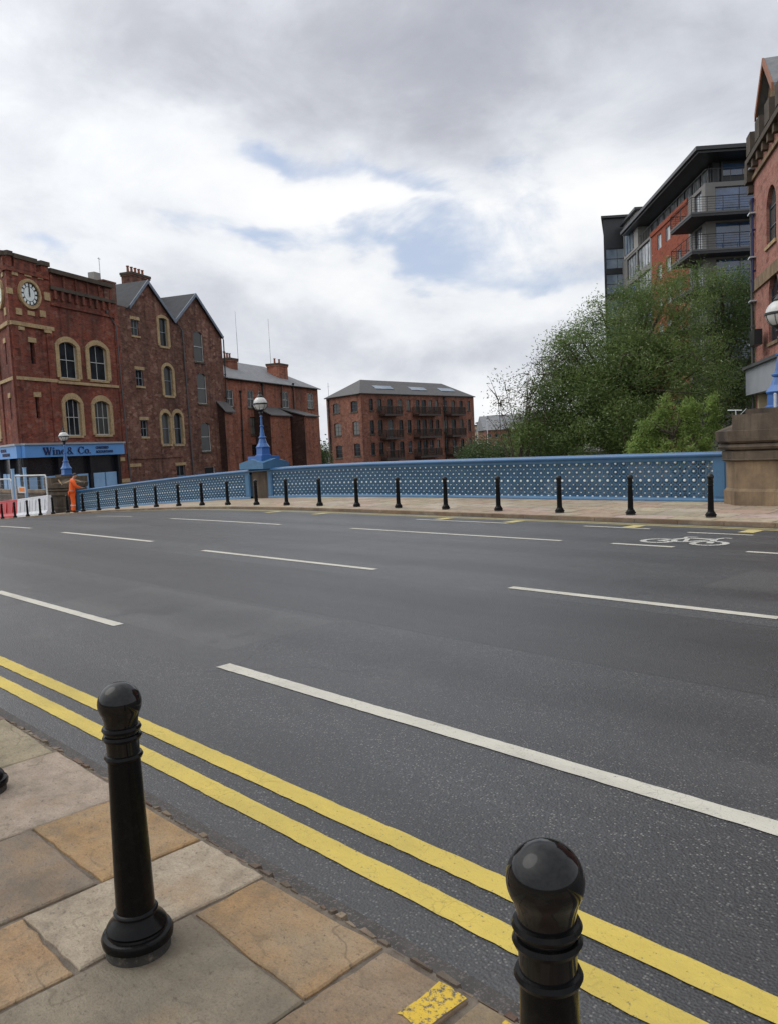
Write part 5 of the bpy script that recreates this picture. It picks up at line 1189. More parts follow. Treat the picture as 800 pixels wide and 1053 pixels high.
for p, q in ((fF.P(WE, 0), fF.P(WE, 0, -27)), (fF.P(WE, 0, -27), fF.P(0, 0, -27))): m.face([(p.x, p.y, GE-.3), (q.x, q.y, GE-.3), (q.x, q.y, zPH), (p.x, p.y, zPH)])
m.face([fF.P(0, zPH, 0), fF.P(WE, zPH, 0), fF.P(WE, zPH, -27), fF.P(0, zPH, -27)]); m.build('rear_wall', 'concd', tE)
for o in opF: window(fF, tE, o, 'framed', 'glassb', (5, 0), None, .18, .08)
for k in range(6): window(fS, tE, (LS-2.6, LS-.9, zB1-sto*k+.1, zB1-sto*k+2.3), 'framed', 'curtain', (1, 0), None, .18, .08)
for o in opR2: window(fS, tE, o, 'frameg', 'curtain', (0, 0), None, .13, .08)
for o in opG: window(fS, tE, o, 'framed', 'curtain' if random.random() < .6 else 'glassb', (3, 0), None, .18, .08)
# penthouse: set back glazing under a deep dark roof slab
m = MB(); zg = zRoof-.45
fbox(m, fF, 1.2, WE-.3, zPH+.01, zg, -26, -1.6); ph = m.build('penthouse', 'concdd', tE)
m = MB(); fbox(m, fF, 1.8, WE-.6, zPH+.9, zg-.25, -1.6, -1.5); m.build('glazing', 'glassb', ph)
m = MB(); fbox(m, fS, 2, LS-2.2, zPH+.7, zg-.25, -1.2, -1.1); m.build('glazing', 'curtain', ph)
for i in range(8): u = 1.8+(WE-2.4)*i/7; part_box('mullion', 'framed', ph, fF, u-.06, u+.06, zPH+.05, zg-.02, -1.5, -1.42)
for i in range(12): u = 2+(LS-4.2)*i/11; part_box('mullion', 'framed', ph, fS, u-.06, u+.06, zPH+.05, zg-.02, -1.1, -1.0)
m = MB(); fbox(m, fF, -.75, WE+.5, zg, zRoof-.02, -23.5, .75); fbox(m, fF, -.95, WE+.6, zRoof-.28, zRoof, -23.7, .95); m.build('roof_slab', 'concdd', tE)
m = MB(); 
P = [fF.P(WE-.2, zPH+1.05, -.12), fF.P(.12, zPH+1.05, -.12), fF.P(.12, zPH+1.05, -24)]
m.tube(P, .035, 5)
for a, b in zip(P, P[1:]):
    n = int((b-a).length/.9)
    for i in range(n+1): q = a.lerp(b, i/n); m.tube([q-Vector((0, 0, 1.03)), q], .025, 4)
m.build('roof_terrace_railing', 'blackm', tE)
# wraparound balconies
UB = fS.uv(689, 241, 1.6)[0]
def wrap(zf, dep, back_):
    back_ = LS-UB
    m = MB(); o1 = [fF.P(WE, zf, .004), fF.P(WE, zf, dep), fF.P(-dep, zf, dep), fF.P(-dep, zf, -back_), fF.P(-.004, zf, -back_), fF.P(-.004, zf, .004)]
    n = len(o1); th = Vector((0, 0, .32))
    for quad in ((0, 1, 2, 5), (5, 2, 3, 4)):
        m.face([o1[i] for i in quad]); m.face([o1[i]-th for i in quad][::-1])
    for i in range(n): j = (i+1) % n; m.face([o1[i]-th, o1[j]-th, o1[j], o1[i]])
    bal = m.build('wraparound_balcony', 'soffit', tE)
    m = MB(); edge = [fF.P(WE, zf, dep-.02), fF.P(-dep+.02, zf, dep-.02), fF.P(-dep+.02, zf, -back_+.02), fF.P(-.05, zf, -back_+.02)]
    for a, b in zip(edge, edge[1:]):
        d = (b-a); n = max(2, int(d.length/1.1))
        for i in range(n+1): q = a.lerp(b, i/n); m.tube([q-Vector((0, 0, .1)), q+Vector((0, 0, 1.1))], .03, 4)
        for h in (1.1, .92, .74, .56, .38, .2): m.tube([a+Vector((0, 0, h)), b+Vector((0, 0, h))], .03 if h > 1 else .013, 4)
    m.build('railing', 'blackm', bal)
    m = MB(); fbox(m, fF, -dep-.02, WE, zf-.12, zf+.02, dep+.002, dep+.03); fbox(m, fS, LS-back_ if False else LS-back_, LS+dep, zf-.12, zf+.02, dep+.002, dep+.03); m.build('edge_trim', 'concd', bal)
for k in range(0, 6):
    z = zB1-sto*k
    if z > GE+1.5: wrap(z, 1.6, 9.0 if k == 0 else 9.0)
for k in range(1, 6):
    z = zB1-sto*k-.0
    if z > GE+1: balcony(fS, tE, uRf-5.4, uRf-.3, z, 1.5, 'concdd', 'blackm', 1.1, .25, .5)
    if z > GE+1: m = MB(); 
# chairs on the top balcony are too small to read; rear blocks
m = MB(); zk = fS.uv(650, 215)[1]
blk = Facade(E0+vE*27.0-uE*2.0, uE)
opK = [(.2, 2.7, zB1-sto*k+.2-1.0, zB1-sto*k+2.4-1.0) for k in range(-1, 6)]
ztop3 = blk.uv(632, 222)[1]
wall(m, blk, 0, 3.0, GE-.3, ztop3-.25, opK, .15); 
kb = blk.P(0, 0)+dir2(17)*9; m.face([blk.P(0, GE-.3), (kb.x, kb.y, GE-.3), (kb.x, kb.y, ztop3-.25), blk.P(0, ztop3-.25)]); m.face([blk.P(3, GE-.3), blk.P(3, GE-.3, -9), blk.P(3, ztop3-.25, -9), blk.P(3, ztop3-.25)]); m.face([(kb.x, kb.y, GE-.3), blk.P(3, GE-.3, -9), blk.P(3, ztop3-.25, -9), (kb.x, kb.y, ztop3-.25)]); m.build('stair_tower', 'concdd', tE)
m = MB(); m.hexa([blk.P(-.3, ztop3-.245, .35), blk.P(3.3, ztop3-.245, .35), blk.P(3.3, ztop3-.245, -9.3), (kb.x-.2, kb.y, ztop3-.245), blk.P(-.3, ztop3, .35), blk.P(3.3, ztop3, .35), blk.P(3.3, ztop3, -9.3), (kb.x-.2, kb.y, ztop3)]); m.build('tower_roof', 'concdd', tE)
for o in opK: window(blk, tE, o, 'framed', 'skyglass', (1, 1), None, .13, .07)
m = MB(); z4 = fS.uv(660, 208)[1]
fbox(m, fS, 1.0, 7.0, zPH+.02, z4-.25, -10, .05); ub = m.build('upper_block', 'conc', tE)
m = MB(); fbox(m, fS, .7, 7.3, z4-.245, z4, -10.3, .4); m.build('roof_slab', 'concdd', ub)
m = MB(); fbox(m, fS, 1.6, 5.2, zPH+.3, z4-.5, .051, .09); m.build('glazing', 'skyglass', ub)
for i in range(4): u = 1.6+3.6*i/3; part_box('mullion', 'framed', ub, fS, u-.05, u+.05, zPH+.3, z4-.5, .091, .13)

# ---- F: pinkish brick building at the right edge
GF = -1.25
F0 = at_depth(775, 290, 40); F0.z = GF; f5 = Facade(F0, -dir2(14))
tF = thing('brick_building', F0, 'pinkish brick building with corbelled cornice at the right edge of the photo', 'building')
LF = 24.0
zc1 = f5.uv(784, 169)[1]; zk0 = f5.uv(776, 160)[1]
def FU(x, y): return f5.uv(x, y)
zcst = FU(784, 170)[1]; zsg1 = FU(790, 375)[1]; zsg0 = FU(790, 403)[1]; 
wF = f5.rect(787.5, 190, 797.5, 250); wd = max(1.4, min(2.4, wF[1]-wF[0])); wF = (wF[0], wF[0]+wd, wF[2], wF[3])
wz2 = (FU(793, 352)[1], FU(793, 281)[1])
opsF = [(wF[0]+3.9*k, wF[0]+wd+3.9*k, wF[2], wF[3]) for k in range(5)]+[(wF[0]+.3+3.9*k, wF[0]+wd+.3+3.9*k, wz2[0], wz2[1]) for k in range(5)]
zCF = FU(778, 163)[1]
m = MB(); wall(m, f5, 0, LF, zsg1-.05, zCF, opsF, .25); wall(m, f5, 0, .7, GF-.4, zsg1-.05); back(m, f5, 0, LF, GF-.4, zCF, 12)
for o in opsF: spandrel(m, f5, o[0], o[1], o[3], wd*.42, -.24, -.004)
m.build('wall', 'brickF', tF)
for o in opsF:
    window(f5, tF, o, 'framed', 'glass', (1, 2), 'stoneA' if o[2] > 6 else 'stonePb', .2, .08)
m = MB(); zb2 = FU(785, 292)[1]
zst = FU(786, 285)[1]
fbox(m, f5, -.03, LF, zst-.3, zst+.25, .003, .1)
for o in opsF[5:]: pass
fbox(m, f5, -.03, LF, zcst-.1, zcst+.08, .003, .12); m.build('string_course', 'stonePb', tF)
m = MB()
fbox(m, f5, -.2, LF, zCF, zCF+.25, -.6, .34); fbox(m, f5, -.35, .3, zCF-.85, zCF-.001, -.6, .34); fbox(m, f5, -.22, .2, zCF-1.35, zCF-1.0, -.5, .25)
m.build('cornice', 'stoneD', tF)
for i in range(14):
    a = .8+i*1.1; m = MB(); fbox(m, f5, a, a+.45, zcst+.85, zCF-.002, .003, .32); fbox(m, f5, a+.05, a+.4, zcst+.35, zcst+.849, .003, .25)
    m.build('corbel', 'stoneP', tF)
m = MB()
for i in range(12): a = .3+i*2.0; fbox(m, f5, a, a+.9, zCF+.302, zCF+1.2, -.5, .35)
m.build('battlement', 'stoneD', tF)
m = MB(); fbox(m, f5, 0, LF, zCF+.31, zCF+.45, -12, -.62); m.build('roof', 'slateD', tF)
# dormer
uD0 = f5.uv(785.5, 120, -1.5)[0]; zD0 = f5.uv(790, 112, -1.5)[1]; zDt = f5.uv(788, 74, -1.5)[1]
m = MB(); fbox(m, f5, uD0+.4, uD0+3.6, zCF+.46, zD0+.2, -5, -1.5); dm = m.build('dormer', 'stonePb', tF)
hw = 2.0; um = uD0+hw
m = MB()
m.hexa([f5.P(uD0, zD0, -1.1), f5.P(uD0, zD0, -6), f5.P(um, zDt, -6), f5.P(um, zDt, -1.1), f5.P(uD0, zD0+.18, -1.1), f5.P(uD0, zD0+.18, -6), f5.P(um, zDt+.18, -6), f5.P(um, zDt+.18, -1.1)])
m.hexa([f5.P(um+hw, zD0, -1.1), f5.P(um+hw, zD0, -6), f5.P(um, zDt, -6), f5.P(um, zDt, -1.1), f5.P(um+hw, zD0+.18, -1.1), f5.P(um+hw, zD0+.18, -6), f5.P(um, zDt+.18, -6), f5.P(um, zDt+.18, -1.1)]); m.build('roof', 'slate', dm)
m = MB()
for s_ in (-1, 1): m.hexa([f5.P(um+s_*hw, zD0-.2, -1.09), f5.P(um+s_*hw, zD0-.2, -1.0), f5.P(um, zDt-.15, -1.0), f5.P(um, zDt-.15, -1.09), f5.P(um+s_*hw, zD0+.2, -1.09), f5.P(um+s_*hw, zD0+.2, -1.0), f5.P(um, zDt+.2, -1.0), f5.P(um, zDt+.2, -1.09)])
m.build('bargeboard', 'timber', dm)
m = MB(); m.face([f5.P(uD0+.4, zD0+.19, -1.49), f5.P(uD0+3.6, zD0+.19, -1.49), f5.P(um, zDt-.1, -1.49)]); m.build('gable_panel', 'stonePb', dm)
# sign, shop
m = MB(); fbox(m, f5, .05, LF-.5, zsg0, zsg1, .004, .45); m.build('signboard', 'signgrey', tF)
m = MB(); fbox(m, f5, -.02, LF-.4, zsg1+.002, zsg1+.14, .0, .6); m.build('sign_cornice', 'concd', tF)
m = MB(); fbox(m, f5, .7, LF-.7, GF-.3, zsg0-.003, -.5, -.4); m.build('shopfront', 'shopdark', tF)
m = MB(); fbox(m, f5, .72, 1.1, GF-.3, zsg0-.003, -.39, .05); fbox(m, f5, 3.4, 3.8, GF-.3, zsg0-.003, -.39, .05); fbox(m, f5, 1.1, 3.4, zsg0-.6, zsg0-.004, -.39, -.3); fbox(m, f5, 1.1, 3.4, GF-.3, GF+.7, -.39, -.3); m.build('shop_pilaster', 'cream', tF)
ptop = FU(770.5, 185); 
pb = FU(778.5, 425)
downpipe(f5, tF, [(.12, zCF-1.8), (.12, zCF-2.2), (.12, GF)], 'concd', .055, .14)
downpipe(f5, tF, [(.42, zCF-1.8), (.42, zCF-2.2), (.42, FU(776, 300)[1])], 'navy', .045, .12)
m = MB()
for k in range(5): z = zsg1+1.2+k*2.1; fbox(m, f5, .0, .55, z, z+.07, .003, .28)
m.build('pipe_bracket', 'galv', tF)
m = MB(); z = FU(790, 345)[1]; fbox(m, f5, 1.9, 3.0, z-.35, z+.35, .25, .6); fbox(m, f5, .3, 1.9, z+.25, z+.31, .25, .34); m.build('hanging_sign', 'blackm', tF)

# ---- distant buildings beyond the bend
def simple_block(name, x0, x1, ytop, d, dep, wallm, roofm, label, rows=3, cols=5, pitch=0):
    a, b = at_depth(x0, ytop, d), at_depth(x1, ytop, d); f_ = Facade((a.x, a.y, -2), Vector((b.x-a.x, b.y-a.y, 0))); w = math.hypot(b.x-a.x, b.y-a.y); zt_ = (a.z+b.z)/2
    t = thing(name, (a.x, a.y, -2), label, 'building'); sh = (zt_-1.0+2)/max(rows, 1); ops = []
    for i in range(cols):
        for j in range(rows): ops.append((w*(i+.22)/cols, w*(i+.78)/cols, -2+sh*j+.9, -2+sh*j+.9+sh*.5))
    m = MB(); wall(m, f_, 0, w, -2, zt_, ops, .2); back(m, f_, 0, w, -2, zt_, dep); m.build('wall', wallm, t)
    for o in ops: window(f_, t, o, 'frameg', 'glass', (1, 0), None, .17, .1)
    m = MB()
    if pitch:
        A = [f_.P(-.5, zt_, .5), f_.P(w+.5, zt_, .5), f_.P(w+.5, zt_+pitch, -dep/2), f_.P(-.5, zt_+pitch, -dep/2), f_.P(w+.5, zt_, -dep-.5), f_.P(-.5, zt_, -dep-.5)]
        m.face([A[0], A[1], A[2], A[3]]); m.face([A[3], A[2], A[4], A[5]]); m.face([A[0], A[3], A[5]]); m.face([A[1], A[4], A[2]])
    else: fbox(m, f_, -.4, w+.4, zt_+.002, zt_+.4, -dep-.4, .4)
    m.build('roof', roofm, t); return t
simple_block('office_building', 499, 560, 441, 190, 16, 'brickD', 'slate', 'low distant building with pale grey pitched roof left of the big tree', 3, 8, 3.6)
simple_block('office_building', 496, 512, 434, 215, 14, 'conc', 'slateD', 'small distant flat roofed grey block behind the pitched roof', 4, 4)
simple_block('office_building', 516, 534, 427.5, 225, 14, 'signgrey', 'conc', 'distant pale flat roofed block, tallest above the pitched roof', 5, 4)
simple_block('office_building', 487, 497, 438, 240, 14, 'cream', 'slateD', 'tiny distant cream block beside the warehouse end', 4, 3)
p = at_depth(501, 452, 170); t = thing('flagpole', (p.x, p.y, -2.05), 'thin pale pole left of the big tree near the distant roofs', 'pole')
m = MB(); z = at_depth(500, 433, 170).z; m.tube([(p.x, p.y, -2.1), (p.x, p.y, z)], [.14, .09], 6); m.build('mast', 'galv', t)
m = MB(); m.ball((p.x, p.y, z+.1), .16); m.build('finial', 'galv', t)

# ================================================================== TREES
def leaves(name, parent, centers, mat_cols, per, sigma, size, droop=.35, sz=.8, mid=None):
    n = len(centers)*per; C = np.repeat(np.asarray(centers), per, 0)
    off = RNG.normal(0, sigma, (n, 3)); off[:, 2] *= sz; P = C+off
    d = RNG.normal(0, 1, (n, 3)); d[:, 2] = d[:, 2]*.6-droop; d /= np.linalg.norm(d, axis=1)[:, None]
    w = np.cross(d, RNG.normal(0, 1, (n, 3))); w /= np.linalg.norm(w, axis=1)[:, None]
    ln = size[0]*RNG.uniform(.6, 1.3, n)[:, None]; wd = size[1]*RNG.uniform(.6, 1.3, n)[:, None]
    V = np.stack([P-d*ln*.5, P+w*wd*.5, P+d*ln*.5, P-w*wd*.5], 1).reshape(-1, 3)-np.array(WORLD[parent.name])
    me = bpy.data.meshes.new(name); me.vertices.add(4*n); me.vertices.foreach_set('co', V.astype(np.float32).ravel())
    me.loops.add(4*n); me.loops.foreach_set('vertex_index', np.arange(4*n, dtype=np.int32))
    me.polygons.add(n); me.polygons.foreach_set('loop_start', np.arange(0, 4*n, 4, dtype=np.int32)); me.polygons.foreach_set('loop_total', np.full(n, 4, dtype=np.int32))
    a, b = np.array(mat_cols[0]), np.array(mat_cols[1]); t = np.clip(np.repeat(RNG.uniform(0, 1, len(centers)), per)*.6+RNG.uniform(0, 1, n)*.5-.05, 0, 1)[:, None]
    lf = np.sin(C[:, 0]*1.7+1.3*np.sin(C[:, 2]*1.1))*np.sin(C[:, 1]*1.5+2+np.sin(C[:, 0]*.8))*np.sin(C[:, 2]*2.1+.7)
    t = np.clip(t+lf[:, None]*.38, 0, 1.15); col = a*(1-t)+b*t
    if len(mat_cols) > 2: k = RNG.uniform(0, 1, n) < .05; col[k] = np.array(mat_cols[2])
    at = me.color_attributes.new('Col', 'FLOAT_COLOR', 'CORNER'); at.data.foreach_set('color', np.repeat(np.concatenate([col, np.ones((n, 1))], 1), 4, 0).astype(np.float32).ravel())
    me.update(); me.validate(); me.materials.append(M['leaf'])
    o = bpy.data.objects.new(name, me); COL.objects.link(o); o.parent = parent; WORLD[o.name] = WORLD[parent.name]; return o
def tree(name, base, blobs, ncl, per, size, cols, label, cat, group=None, sigma=.4, trunk_r=.25, limbs=26, shell=.5, droop=.35, multi=1, twigs=0, top_h=None):
    """blobs: (px, py, depth, half width px, half height px, weight)"""
    t = thing(name, base, label, cat, group); cen, cl = [], []
    W_ = np.array([b[3]*b[4]*(b[5] if len(b) > 5 else 1) for b in blobs], float); W_ /= W_.sum()
    for (b, k) in zip(blobs, W_):
        c = at_depth(b[0], b[1], b[2]); rx, rz = b[3]*b[2]/FPX, b[4]*b[2]/FPX; cen.append(c)
        for _ in range(max(1, int(ncl*k))):
            v = RNG.normal(0, 1, 3); v /= np.linalg.norm(v); q = RNG.uniform(0, 1)**(1/3*shell) if RNG.uniform() < .75 else RNG.uniform(.3, 1)
            q *= RNG.uniform(.86, 1.1)
            p = c+SIDE*float(v[0]*rx*q)+HEAD*float(v[1]*rx*.9*q)+Vector((0, 0, float(v[2]*rz*q)))
            if p.z < base[2]+.2: p.z = base[2]+.2+random.random()*.6
            cl.append(tuple(p))
    m = MB(); B = Vector(base); top = sum(cen, Vector())/len(cen); top.z = max(top.z, B.z+1) if top_h is None else B.z+top_h
    stems = []
    for i in range(multi):
        b0_ = B+Vector((random.uniform(-.4, .4), random.uniform(-.4, .4), 0))*(multi > 1)
        tp = top+Vector((random.uniform(-1, 1), random.uniform(-1, 1), random.uniform(-.5, .5)))*(1.2 if multi > 1 else .3)
        pts = [b0_-Vector((0, 0, .3)), b0_.lerp(tp, .3)+Vector((random.uniform(-.2, .2), random.uniform(-.2, .2), 0)), b0_.lerp(tp, .65)+Vector((random.uniform(-.3, .3), random.uniform(-.3, .3), 0)), tp]
        m.tube(pts, [trunk_r*1.25, trunk_r*.85, trunk_r*.55, trunk_r*.2], 8); stems.append(pts)
    tips = [tuple(c) for c in cen]+random.sample(cl, min(limbs, len(cl)))
    joints = []
    for q in tips:
        q = Vector(q); st = min(stems, key=lambda s_: (s_[2]-q).length); k = random.uniform(.35, .95); i = 1 if k < .6 else 2; s0 = st[i].lerp(st[i+1], random.random()*.8)
        if s0.z > q.z+.5: s0 = st[1].lerp(st[2], random.random())
        mid = s0.lerp(q, .5)+Vector((random.uniform(-.3, .3), random.uniform(-.3, .3), random.uniform(.1, .6)))
        m.tube([s0, mid, q], [trunk_r*.34, trunk_r*.2, .015], 5); joints += [mid, q]
    for q in random.sample(cl, min(twigs, len(cl))):
        q = Vector(q); s0 = min(joints, key=lambda j: (j-q).length); e = q+(q-s0).normalized()*random.uniform(.1, .5)
        m.tube([s0, s0.lerp(q, .5)+Vector((0, 0, random.uniform(0, .25))), e], [.025, .016, .006], 4, cap=False)
    m.build('trunk', 'bark', t)
    leaves('crown', t, cl, cols, per, sigma, size, droop); return t
DK = ((.075, .125, .036), (.21, .29, .085), (.40, .45, .26))
tree('willow_tree', cw(13.5, 46, -1.25), [(688, 335, 46, 58, 46), (642, 345, 45, 56, 46), (602, 372, 44, 46, 44, 1.7), (655, 398, 43, 78, 56), (590, 415, 43, 46, 44, 1.8), (625, 440, 42, 70, 34), (700, 395, 44, 56, 50), (566, 445, 43, 44, 26, 1.9), (610, 462, 42, 60, 22, .8), (676, 290, 46, 26, 18, .7), (718, 296, 47, 32, 22)], 1350, 115, (.165, .046), DK,
     'big dense green willow tree rising behind the parapet in front of the apartment block', 'tree', 'trees on the right bank', .35, .42, 60, .6, .45, 3, 160)
tree('dark_tree', cw(18.5, 47.5, -1.25), [(748, 322, 48, 34, 40), (760, 370, 48, 36, 50), (742, 420, 47, 40, 46), (768, 300, 49, 20, 26)], 480, 60, (.19, .06), ((.042, .075, .024), (.11, .17, .05), (.22, .26, .15)),
     'darker green tree squeezed between the willow and the pinkish brick building', 'tree', 'trees on the right bank', .42, .3, 24, .7, .4, 2, 40)
tree('airy_tree', cw(7.6, 43, -5.0), [(545, 405, 43, 36, 24), (520, 402, 43, 26, 22, .6), (558, 385, 43, 24, 26), (575, 372, 43, 24, 24), (535, 430, 43, 34, 20, 1.4)], 300, 11, (.15, .05), ((.06, .07, .03), (.14, .15, .07)),
     'thin airy branches with sparse leaves spreading left of the big willow against the sky', 'tree', 'trees on the right bank', .30, .11, 20, .9, .2, 2, 90, top_h=5.6)
tree('bright_shrub', cw(11.2, 31, -1.25), [(690, 464, 31, 46, 16), (668, 452, 31, 12, 16, 1.3), (654, 458, 31, 9, 12, 1.3), (682, 438, 31, 6, 26, 2.0), (694, 448, 31, 9, 18, 1.5), (709, 436, 31, 6, 28, 2.0), (721, 452, 31, 9, 16, 1.2), (733, 432, 31, 5, 26, 1.8), (671, 440, 31, 4, 18, 1.4), (700, 432, 31, 3, 18, 1.6), (686, 420, 31, 3, 16, 1.8), (715, 420, 31, 3, 14, 1.4), (731, 414, 31, 2, 10, 1.4), (661, 444, 31, 3, 14, 1.4)], 460, 40, (.15, .036), ((.16, .245, .062), (.38, .50, .145)),
     'bright light green shrub just behind the parapet left of the right stone pier', 'shrub', None, .11, .06, 30, .8, -.6, 5, 70)
LOW = ((.045, .075, .026), (.11, .16, .06), (.3, .34, .22))
for px, py, d, rx, ry, lab in ((500, 462, 60, 20, 14, 'low grey green bush in front of the warehouse end above the parapet rail'), (528, 460, 56, 24, 15, 'low green bush under the distant pitched roof, left of the willow'), (553, 458, 52, 24, 17, 'low dark bush merging into the left foot of the willow'), (484, 466, 66, 12, 9, 'small olive bush at the lower right corner of the warehouse')):
    c = at_depth(px, py, d); b = Vector((c.x, c.y, -1.4 if d < 58 else -2.0))
    tree('riverside_bush', b, [(px, py, d, rx, ry), (px+rx*.4, py+ry*.6, d, rx*.7, ry*.7), (px-rx*.5, py+ry*.5, d, rx*.6, ry*.7), (px, py+ry*1.5, d, rx*.9, ry*.9)], 110, 46, (.2, .07), LOW, lab, 'bush', 'bushes by the river', .36, .07, 10, .8, .1, 3, 10)
c = at_depth(333, 470, 112)
tree('riverside_bush', (c.x, c.y, -2.05), [(333, 466, 112, 5, 9), (331, 474, 112, 6, 8)], 60, 40, (.3, .1), LOW, 'dark green bush in the gap between the terrace and the warehouse', 'bush', 'bushes by the river', .5, .1, 6)
# wooded skyline far beyond the river bend
cl = []
for k in range(520):
    a = R_(RNG.uniform(-55, 60)); d = RNG.uniform(300, 420); p = cw(math.tan(a)*d*.9, d); cl.append((p.x, p.y, -2+abs(RNG.normal(0, 2.6))))
far = thing('far_wood', cw(0, 340, -2.1), 'far dark belt of trees beyond the river bend', 'trees'); far['kind'] = 'stuff'
o = leaves('crown', far, cl, ((.03, .05, .02), (.06, .09, .035)), 40, 2.2, (1.1, .7)); o['kind'] = 'stuff'

# ================================================================== SKY AND LIGHT
w = bpy.data.worlds.new('World'); sc.world = w; w.use_nodes = True; nt = w.node_tree; bg = nt.nodes['Background']
SUN_EL, SUN_AZ_REL = 52, -78
sv = (HEAD*math.cos(R_(SUN_AZ_REL))+SIDE*math.sin(R_(SUN_AZ_REL)))*math.cos(R_(SUN_EL))+Vector((0, 0, math.sin(R_(SUN_EL))))
sky = N(nt, 'ShaderNodeTexSky', sky_type='NISHITA'); sky.sun_disc = False; sky.sun_elevation = R_(SUN_EL); sky.sun_rotation = math.atan2(sv.x, sv.y); sky.air_density = 1.0; sky.dust_density = 1.5
tc = N(nt, 'ShaderNodeTexCoord')
def vm(op, a, b=None):
    n = N(nt, 'ShaderNodeVectorMath', operation=op)
    for i, v in enumerate((a, b)):
        if v is None: continue
        if isinstance(v, (tuple, Vector)): n.inputs[i].default_value = tuple(v)
        elif isinstance(v, float): n.inputs['Scale'].default_value = v
        else: L(nt, v, n.inputs[i])
    return n
def mt(op, a, b=None, c=None, clamp=False):
    n = N(nt, 'ShaderNodeMath', operation=op); n.use_clamp = clamp
    for i, v in enumerate((a, b, c)):
        if v is None: continue
        if isinstance(v, (int, float)): n.inputs[i].default_value = v
        else: L(nt, v, n.inputs[i])
    return n.outputs[0]
D0 = tc.outputs['Generated']
def cnoise(vec, scale, det, rgh=.55, dist=0):
    n = N(nt, 'ShaderNodeTexNoise'); n.inputs['Scale'].default_value = scale; n.inputs['Detail'].default_value = det; n.inputs['Roughness'].default_value = rgh; n.inputs['Distortion'].default_value = dist
    L(nt, vec, n.inputs['Vector']); return n
st = vm('MULTIPLY', D0, (1, 1, 1.9)).outputs[0]
w1 = cnoise(st, 3.2, 5); off = vm('SCALE', vm('SUBTRACT', w1.outputs['Color'], (.5, .5, .5)).outputs[0]); off.inputs['Scale'].default_value = .24
D = vm('ADD', D0, off.outputs[0]).outputs[0]
n1 = cnoise(st, 4.6, 10, .63, .35).outputs['Fac']; n2 = cnoise(vm('ADD', st, (3.1, 1.7, .4)).outputs[0], 2.6, 7, .55, .25).outputs['Fac']
def blobsum(items, k=1.0):
    acc = None
    for x, y, sx, sy, amp in items:
        v = ray(x, y).normalized(); e1 = CR-v*CR.dot(v); e1.normalize(); e2 = v.cross(e1)
        a = mt('MULTIPLY', vm('DOT_PRODUCT', D, e1*(FPX/sx)).outputs['Value'], 1.0); b = vm('DOT_PRODUCT', D, e2*(FPX/sy)).outputs['Value']
        g = mt('EXPONENT', mt('MULTIPLY', mt('ADD', mt('MULTIPLY', a, a), mt('MULTIPLY', b, b)), -1.0))
        acc = mt('MULTIPLY_ADD', g, amp*k, acc if acc is not None else 0.0)
    return acc
HOLES = [(160, 330, 10, 10, 0), (275, 153, 36, 14, .55), (335, 160, 55, 16, .45), (420, 172, 60, 34, .60), (560, 178, 60, 26, .30), (480, 205, 60, 26, .70), (400, 238, 90, 20, .80), (245, 247, 65, 14, .70), (530, 248, 60, 18, .5), (590, 262, 50, 14, .4), (75, 262, 40, 12, .55), (520, 140, 50, 14, .3), (720, 105, 40, 14, .2), (320, 205, 30, 10, -.4), (430, 195, 60, 10, -.35), (640, 150, 40, 40, -.3)]
SHADE = [(330, 40, 210, 80, -.50), (480, 90, 110, 45, -.28), (150, 15, 120, 40, -.18), (560, 20, 120, 50, -.30), (60, 120, 70, 60, -.12), (90, 200, 80, 40, -.10), (720, 130, 90, 60, -.22), (700, 30, 60, 40, .12),
         (270, 190, 130, 36, .34), (180, 130, 70, 36, .22), (370, 200, 90, 18, .22), (600, 70, 60, 50, .26), (560, 200, 80, 32, .32), (650, 190, 60, 40, .16), (300, 285, 160, 22, .24), (600, 285, 70, 26, .22), (520, 300, 120, 18, .12),
         (440, 350, 140, 26, -.16), (300, 335, 80, 34, -.08), (420, 400, 200, 30, .18), (420, 255, 110, 14, -.10), (230, 95, 90, 18, -.16), (180, 270, 60, 18, .1), (480, 395, 60, 16, .14), (70, 60, 80, 30, .10)]
hol = blobsum(HOLES, .84); shd = blobsum(SHADE, .72)
cov = mt('SUBTRACT', mt('MULTIPLY_ADD', mt('SUBTRACT', n1, .5), 1.15, .86), hol)
mr = N(nt, 'ShaderNodeMapRange', interpolation_type='SMOOTHSTEP'); L(nt, cov, mr.inputs[0]); mr.inputs[1].default_value = .16; mr.inputs[2].default_value = .64; mr.inputs[3].default_value = .12
shv = mt('ADD', mt('MULTIPLY_ADD', mt('SUBTRACT', n2, .5), .95, .70), mt('ADD', shd, mt('MULTIPLY', mt('SUBTRACT', n1, .5), .75)))
cr = N(nt, 'ShaderNodeValToRGB'); L(nt, shv, cr.inputs[0])
SK = 10.4
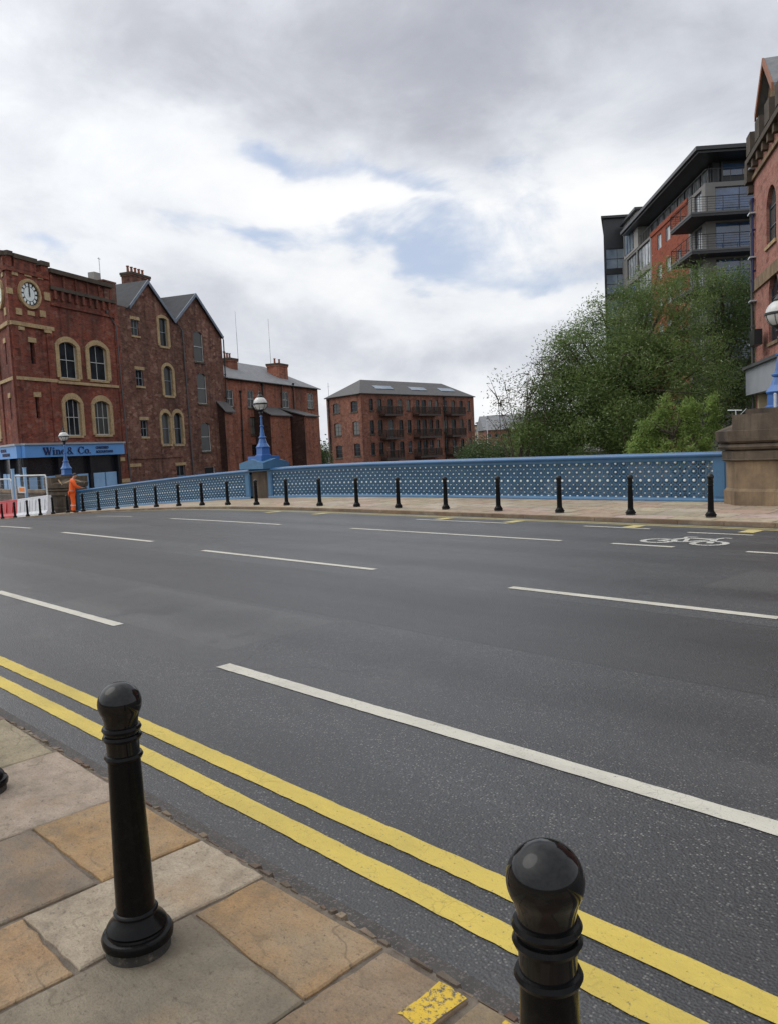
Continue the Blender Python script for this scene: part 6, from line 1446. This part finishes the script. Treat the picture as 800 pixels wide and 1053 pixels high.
for i, (p, c) in enumerate([(.0, (.36, .38, .44)), (.28, (.48, .50, .56)), (.52, (.64, .665, .725)), (.74, (.82, .845, .885)), (1.0, (.97, .975, .98))]):
    if i > 1: cr.color_ramp.elements.new(p)
    e = cr.color_ramp.elements[i]; e.position = p; e.color = (*c, 1)
cs = vm('SCALE', cr.outputs[0]); cs.inputs['Scale'].default_value = SK
bl = vm('MULTIPLY_ADD', sky.outputs[0], None); bl.inputs[1].default_value = (.5, .52, .58); bl.inputs[2].default_value = (3.3, 3.8, 4.7)
mx = N(nt, 'ShaderNodeMix', data_type='RGBA'); L(nt, mr.outputs[0], mx.inputs[0]); L(nt, bl.outputs[0], mx.inputs[6]); L(nt, cs.outputs[0], mx.inputs[7])
# bright veil of cloud round the hidden sun
dv = mt('MAXIMUM', vm('DOT_PRODUCT', tc.outputs['Generated'], sv).outputs['Value'], 0.0)
gl = mt('MULTIPLY', mt('POWER', dv, 5.0), mt('MULTIPLY_ADD', n2, 1.0, .5))
ga = vm('SCALE', Vector((1, .985, .95))); ga.inputs['Scale'].default_value = 1.0; L(nt, mt('MULTIPLY', gl, 13.0), ga.inputs['Scale'])
ad = vm('ADD', mx.outputs[2], ga.outputs[0])
L(nt, ad.outputs[0], bg.inputs['Color']); bg.inputs['Strength'].default_value = .10
sd = bpy.data.lights.new('sun', 'SUN'); sd.energy = .5; sd.angle = R_(40); sd.color = (1, .96, .9)
so = bpy.data.objects.new('sun', sd); COL.objects.link(so); so.rotation_euler = (-sv).to_track_quat('-Z', 'Y').to_euler(); so.location = sv*200

# ================================================================== CAMERA
cd = bpy.data.cameras.new('camera'); cd.sensor_fit = 'AUTO'; cd.sensor_width = 36; cd.lens = FPX/1053*36; cd.clip_end = 6000; cd.clip_start = .05
co = bpy.data.objects.new('camera', cd); COL.objects.link(co)
mw = Matrix((CR, CU, -CF)).transposed().to_4x4(); mw.translation = CAM; co.matrix_world = mw
sc.camera = co
sc.view_settings.view_transform = 'Standard'; sc.view_settings.look = 'None'; sc.view_settings.exposure = 0; sc.view_settings.gamma = 1
